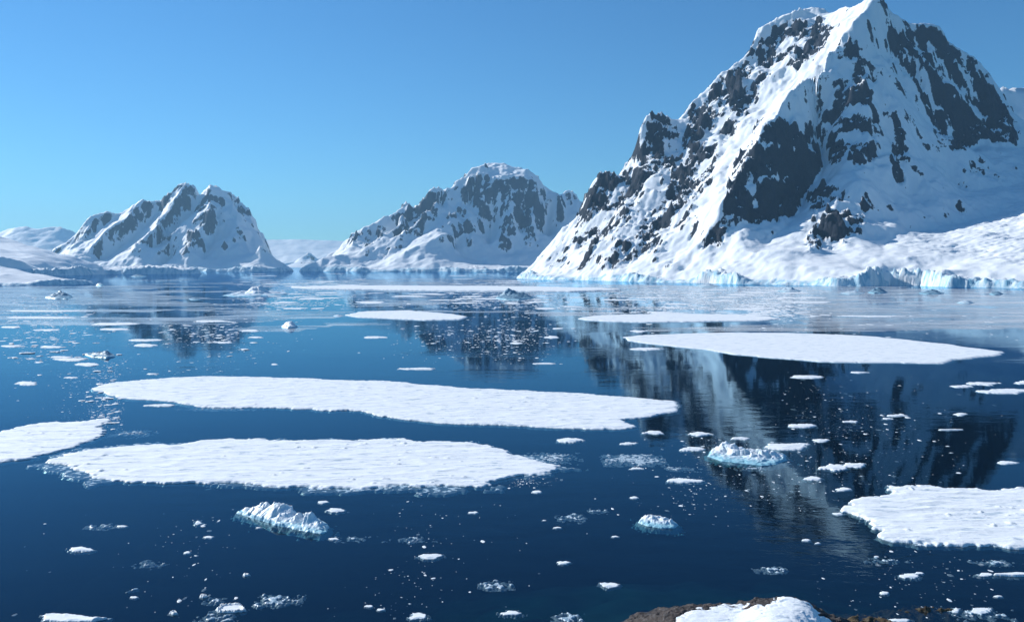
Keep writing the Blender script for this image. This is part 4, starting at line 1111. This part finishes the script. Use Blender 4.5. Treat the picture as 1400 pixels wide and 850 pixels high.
# ------------------------------------------------------------------ skim of new ice on far water, its paleness also painting the sunlit glacier's reflection
m, nt = new_mat('skim_ice_and_reflection'); n = N(nt)
tc = n.node('ShaderNodeTexCoord')
pb = n.node('ShaderNodeBsdfPrincipled'); pb.inputs['Base Color'].default_value = (0.70, 0.78, 0.84, 1); pb.inputs['Roughness'].default_value = 0.18
n.link(n.ramp(n.noise(0.03, 5, 0.65, n.mapping(tc.outputs['Object'], (0.5, 1, 1))), 0.34, 0.62, 0.12, 0.75), pb.inputs['Alpha'])
n.out(pb.outputs[0])
X, Y = np.meshgrid(np.arange(-900, 1300, 5.0), np.arange(520, 2300, 5.0))
px = 700 + X / Y * F; py = HY + H * F / Y
zone_ = np.maximum.reduce([sstep(-40, 60, poly_sdf(px, py * 6, [(780, 389 * 6), (1450, 396 * 6), (1450, 425 * 6), (1000, 424 * 6), (850, 404 * 6)])),
                           0.75 * sstep(-40, 60, poly_sdf(px, py * 6, [(1050, 424 * 6), (1450, 420 * 6), (1450, 446 * 6), (1150, 444 * 6)])),
                           0.9 * sstep(-40, 60, poly_sdf(px, py * 6, [(380, 383 * 6), (720, 383 * 6), (760, 405 * 6), (420, 398 * 6)])),
                           0.75 * sstep(-40, 60, poly_sdf(px, py * 6, [(-40, 394 * 6), (220, 388 * 6), (260, 415 * 6), (-40, 430 * 6)]))])
v = zone_ + 0.8 * fbm(X / 150, Y / 90, 0.4, 5) - 0.32
tag(grid_mesh('skim_ice_and_reflection', X, Y, np.full(X.shape, 0.025), v > 0, m), 'pale thin skim of ice and painted glacier reflection greying the far water', 'skim ice', None, 'stuff')

# ------------------------------------------------------------------ snowy rock in the foreground
def rock_material(name, c0, c1, c2):
    m, nt = new_mat(name); n = N(nt)
    tc = n.node('ShaderNodeTexCoord'); P = tc.outputs['Object']
    a = n.noise(0.55, 6, 0.65, P); b = n.noise(3.0, 6, 0.7, P)
    c = n.mix(n.ramp(a, 0.35, 0.65), c0, c1)
    c = n.mix(n.ramp(b, 0.5, 0.7, 0, 0.7), c, c2)
    bm = n.bump(b, 0.9, 0.18)
    bm = n.bump(n.noise(9, 5, 0.7, P), 0.6, 0.05, bm)
    n.out(n.principled(c, 0.8, bm, 0.25))
    return m
ROCKM = rock_material('grey_brown_rock', (0.035, 0.032, 0.031), (0.085, 0.066, 0.057), (0.17, 0.17, 0.175))
REEFM = rock_material('wet_brown_rock', (0.03, 0.022, 0.015), (0.12, 0.085, 0.045), (0.10, 0.11, 0.07))
root = bpy.data.objects.new('rock', None); COL.objects.link(root)
rx, ry = onwater(1010, 845); root.location = (rx, ry, 0)
tag(root, 'grey brown rock with a thick white snow cap at the bottom edge', 'rock')
outl = [onwater(*p) for p in [(852, 852), (872, 838), (905, 832), (950, 828), (1000, 826), (1050, 826), (1095, 830), (1130, 838), (1168, 856), (1185, 885), (1150, 930), (1000, 950), (880, 940), (845, 900)]]
ax = np.array(outl)
X, Y = np.meshgrid(np.arange(ax[:, 0].min() - 3, ax[:, 0].max() + 3, 0.075), np.arange(ax[:, 1].min() - 3, ax[:, 1].max() + 3, 0.085))
s = poly_sdf(X, Y, outl) + 0.7 * fbm(X / 2.6, Y / 2.6, 0.2, 4)
px = 700 + X / Y * F
zr = 2.4 * sstep(-0.5, 6.0, s) * (0.8 + 0.35 * sstep(1000, 1060, px) - 0.2 * sstep(1080, 1160, px))
crg = ridged(X / 3.4, Y / 2.8, zr / 2, 6, 0.42)
zr = zr + sstep(-0.4, 1.0, s) * (0.62 * (crg - 0.25) + 0.10 * fbm(X / 0.6, Y / 0.6, zr, 4))
zr = np.where(s < -0.2, np.maximum(s * 0.9, -3.0), zr)
py = HY - (zr - H) / Y * F
snowpoly = [(915, 858), (934, 838), (950, 831), (975, 828), (992, 822), (1002, 828), (1040, 829), (1066, 823), (1056, 813), (1078, 813), (1106, 822), (1120, 832), (1136, 846), (1142, 870), (1130, 930), (900, 930)]
sd2 = poly_sdf(px + 5 * fbm(X / 1.1, Y / 1.1, 1.2, 4), py + 4 * fbm(X / 0.9 + 8, Y / 0.9, 1.2, 4), snowpoly) / 12.0
smooth = 2.7 * sstep(-0.5, 6.5, s) * (0.82 + 0.33 * sstep(1000, 1060, px) - 0.15 * sstep(1080, 1160, px)) + 0.05 * fbm(X / 1.8, Y / 1.2, 0.7, 4)
bare = sstep(0.15, 0.6, fbm(X / 1.5 + 3, Y / 1.5, 5.5, 3) - 0.25 - 0.35 * sd2)
zs = np.maximum(smooth, zr - 0.10) + 0.16 * sstep(0, 0.8, sd2) - 0.30 * bare
zs = np.where(sd2 > 0, zs, zr - 0.3)
b_ = grid_mesh('stone', X - rx, Y - ry, zr, zr > -2.9, ROCKM, parent=root)
grid_mesh('snow_cap', X - rx, Y - ry, zs, (zs > zr - 0.25) & (sd2 > -0.05) & (s > 0.15), FLOE, {'wet': np.zeros(X.shape)}, parent=root)

for (ol, hh, lab, sd_) in [
        ([(1205, 838), (1225, 831), (1255, 827), (1290, 829), (1312, 834), (1300, 840), (1260, 842), (1225, 842)], 0.45, 'olive brown reef barely breaking the water at lower right', 1.0),
        ([(1130, 852), (1150, 838), (1180, 836), (1215, 842), (1250, 850), (1255, 875), (1180, 890)], 0.25, 'dark wet rock shelf beside the snowy rock', 4.0)]:
    pts = [onwater(*p) for p in ol]; ax = np.array(pts); cx, cy = ax.mean(0)
    X, Y = np.meshgrid(np.arange(ax[:, 0].min() - 3, ax[:, 0].max() + 3, 0.1), np.arange(ax[:, 1].min() - 3, ax[:, 1].max() + 3, 0.12))
    s = poly_sdf(X, Y, pts) + 0.8 * fbm(X / 2.0 + sd_, Y / 2.0, 0.4, 4)
    z = -0.5 + (hh + 0.35) * sstep(-0.6, 2.4, s) + 0.5 * (ridged(X / 1.6 + sd_, Y / 1.6, 0.2, 5) - 0.3) + 0.14 * fbm(X / 0.5, Y / 0.5, 1.0, 3)
    z = np.where(s < -0.6, np.maximum(z + (s + 0.6) * 0.8, -2.2), z)
    tag(grid_mesh('rock', X, Y, z, z > -2.15, REEFM, origin=(cx, cy, 0)), lab, 'rock')
# <<<ICE

# ------------------------------------------------------------------ water
def water_material():
    m, nt = new_mat('sea_water'); n = N(nt)
    tc = n.node('ShaderNodeTexCoord'); P = tc.outputs['Object']
    calm = n.ramp(n.noise(0.012, 3, 0.5, n.mapping(P, (0.35, 1, 1))), 0.42, 0.62)
    w1 = n.noise(0.9, 3, 0.5, n.mapping(P, (0.7, 1.2, 1), (0, 0, 0.3)))
    w2 = n.noise(0.16, 3, 0.5, n.mapping(P, (0.6, 1.3, 1), (0, 0, -0.2)))
    hgt = n.math('ADD', n.math('MULTIPLY', w1, 0.010), n.math('MULTIPLY', w2, 0.045))
    hgt = n.math('MULTIPLY', hgt, n.ramp(calm, 0, 1, 0.2, 1.3))
    bm = n.bump(hgt, 1.0, 1.0)
    fr = n.node('ShaderNodeFresnel'); fr.inputs['IOR'].default_value = 1.25; n.link(bm, fr.inputs['Normal'])
    gl = n.node('ShaderNodeBsdfGlossy'); gl.inputs['Roughness'].default_value = 0.03; n.link(bm, gl.inputs['Normal'])
    gl.inputs['Color'].default_value = (0.47, 0.74, 0.93, 1)
    tr = n.node('ShaderNodeBsdfTransparent'); tr.inputs['Color'].default_value = (0.9, 0.96, 0.97, 1)
    df = n.node('ShaderNodeBsdfDiffuse'); df.inputs['Color'].default_value = (0.002, 0.008, 0.019, 1)
    b = n.node('ShaderNodeMixShader'); b.inputs[0].default_value = 0.50
    n.link(tr.outputs[0], b.inputs[1]); n.link(df.outputs[0], b.inputs[2])
    s = n.node('ShaderNodeMixShader'); geo = n.node('ShaderNodeNewGeometry')
    fa = n.math('ADD', n.math('MULTIPLY', fr.outputs[0], n.math('SUBTRACT', 1.0, geo.outputs['Backfacing'])), n.math('MULTIPLY', geo.outputs['Backfacing'], 0.10))
    n.link(fa, s.inputs[0])
    n.link(b.outputs[0], s.inputs[1]); n.link(gl.outputs[0], s.inputs[2])
    va = n.node('ShaderNodeVolumeAbsorption'); va.inputs['Color'].default_value = (0.02, 0.72, 0.78, 1); va.inputs['Density'].default_value = 0.25
    n.out(s.outputs[0], va.outputs[0])
    return m


def box_obj(name, x0, x1, y0, y1, z0, z1, mat):
    V = [(x, y, z) for z in (z0, z1) for y in (y0, y1) for x in (x0, x1)]
    Fq = [(0, 2, 3, 1), (4, 5, 7, 6), (0, 1, 5, 4), (2, 6, 7, 3), (0, 4, 6, 2), (1, 3, 7, 5)]
    return mesh_from(name, V, Fq, mat, False)


tag(box_obj('water', -9500, 9500, -600, 15500, -14, 0, water_material()), 'calm dark blue sea water', 'water', None, 'structure')

# ------------------------------------------------------------------ sea bed
m, nt = new_mat('sea_bed'); n = N(nt)
tc = n.node('ShaderNodeTexCoord')
n.out(n.principled(n.mix(n.noise(0.3, 5, 0.6, tc.outputs['Object']), (0.04, 0.045, 0.04), (0.20, 0.20, 0.16)), 0.9))
deep, nt = new_mat('deep_sea_bed'); n = N(nt)
n.out(n.principled((0.01, 0.02, 0.03), 0.9))
tag(box_obj('sea_bed', -9450, 9450, -590, 15490, -13.8, -13, deep), 'dark deep sea bed', 'sea bed', None, 'structure')
xs = np.arange(-70, 130, 1.2); ys = np.arange(60, 220, 1.2)
X, Y = np.meshgrid(xs, ys)
d = np.sqrt(((X - 28) / 1.5) ** 2 + (Y - 88) ** 2)
Z = -1.2 - 11.4 * sstep(2, 74, d + 9 * fbm(X / 30, Y / 30, 0.4, 3)) + 0.8 * fbm(X / 6, Y / 6, 0.9, 4)
Z = np.minimum(Z, -0.35)
tag(grid_mesh('sea_bed', X, Y, Z, None, m), 'shallow stony sea bed around the snowy rock', 'sea bed', None, 'structure')

# ------------------------------------------------------------------ haze
hz, nt = new_mat('haze'); n = N(nt)
pv = n.node('ShaderNodeVolumePrincipled')
HAZE = 5e-5
pv.inputs['Color'].default_value = (0.36, 0.70, 1.0, 1)
pv.inputs['Density'].default_value = HAZE
pv.inputs['Anisotropy'].default_value = 0.2
n.out(None, pv.outputs[0])
hob = box_obj('haze', -9800, 9800, -900, 15800, -16, 860, hz)
tag(hob, 'thin pale blue air haze', 'haze', None, 'stuff')

# ------------------------------------------------------------------ light
SUN_AZ = R(-57)      # from +Y towards +X
SUN_EL = R(29)
sd = (math.sin(SUN_AZ) * math.cos(SUN_EL), math.cos(SUN_AZ) * math.cos(SUN_EL), math.sin(SUN_EL))
sun = bpy.data.lights.new('sun', 'SUN'); sun.energy = 4.8; sun.angle = R(0.5); sun.color = (1.0, 0.98, 0.95)
so = bpy.data.objects.new('sun', sun); COL.objects.link(so)
from mathutils import Vector
so.rotation_euler = Vector((-sd[0], -sd[1], -sd[2])).to_track_quat('-Z', 'Y').to_euler()
so.location = (-200, 100, 300)

wd = bpy.data.worlds.new('World'); SC.world = wd; wd.use_nodes = True
nt = wd.node_tree; nt.nodes.clear(); n = N(nt)
sky = n.node('ShaderNodeTexSky', sky_type='NISHITA')
sky.sun_disc = False
sky.sun_elevation = SUN_EL
sky.sun_rotation = SUN_AZ
sky.altitude = 0; sky.air_density = 1.0; sky.dust_density = 0.0; sky.ozone_density = 2.0
bg = n.node('ShaderNodeBackground'); bg.inputs['Strength'].default_value = 0.067
tint = n.node('ShaderNodeMix', data_type='RGBA', blend_type='MULTIPLY'); tint.inputs[0].default_value = 1.0
tint.inputs[7].default_value = (0.44, 0.95, 1.36, 1)
n.link(sky.outputs[0], tint.inputs[6]); n.link(tint.outputs[2], bg.inputs['Color'])
wo = n.node('ShaderNodeOutputWorld'); n.link(bg.outputs[0], wo.inputs['Surface'])

SC.view_settings.view_transform = 'Standard'
SC.view_settings.look = 'None'
SC.view_settings.exposure = 0.34
SC.view_settings.gamma = 1.0
SC.view_settings.use_curve_mapping = False
SC.render.engine = 'CYCLES'
SC.cycles.max_bounces = 8
SC.cycles.diffuse_bounces = 2
SC.cycles.glossy_bounces = 3
SC.cycles.transparent_max_bounces = 12
SC.cycles.volume_bounces = 0
SC.cycles.use_denoising = True
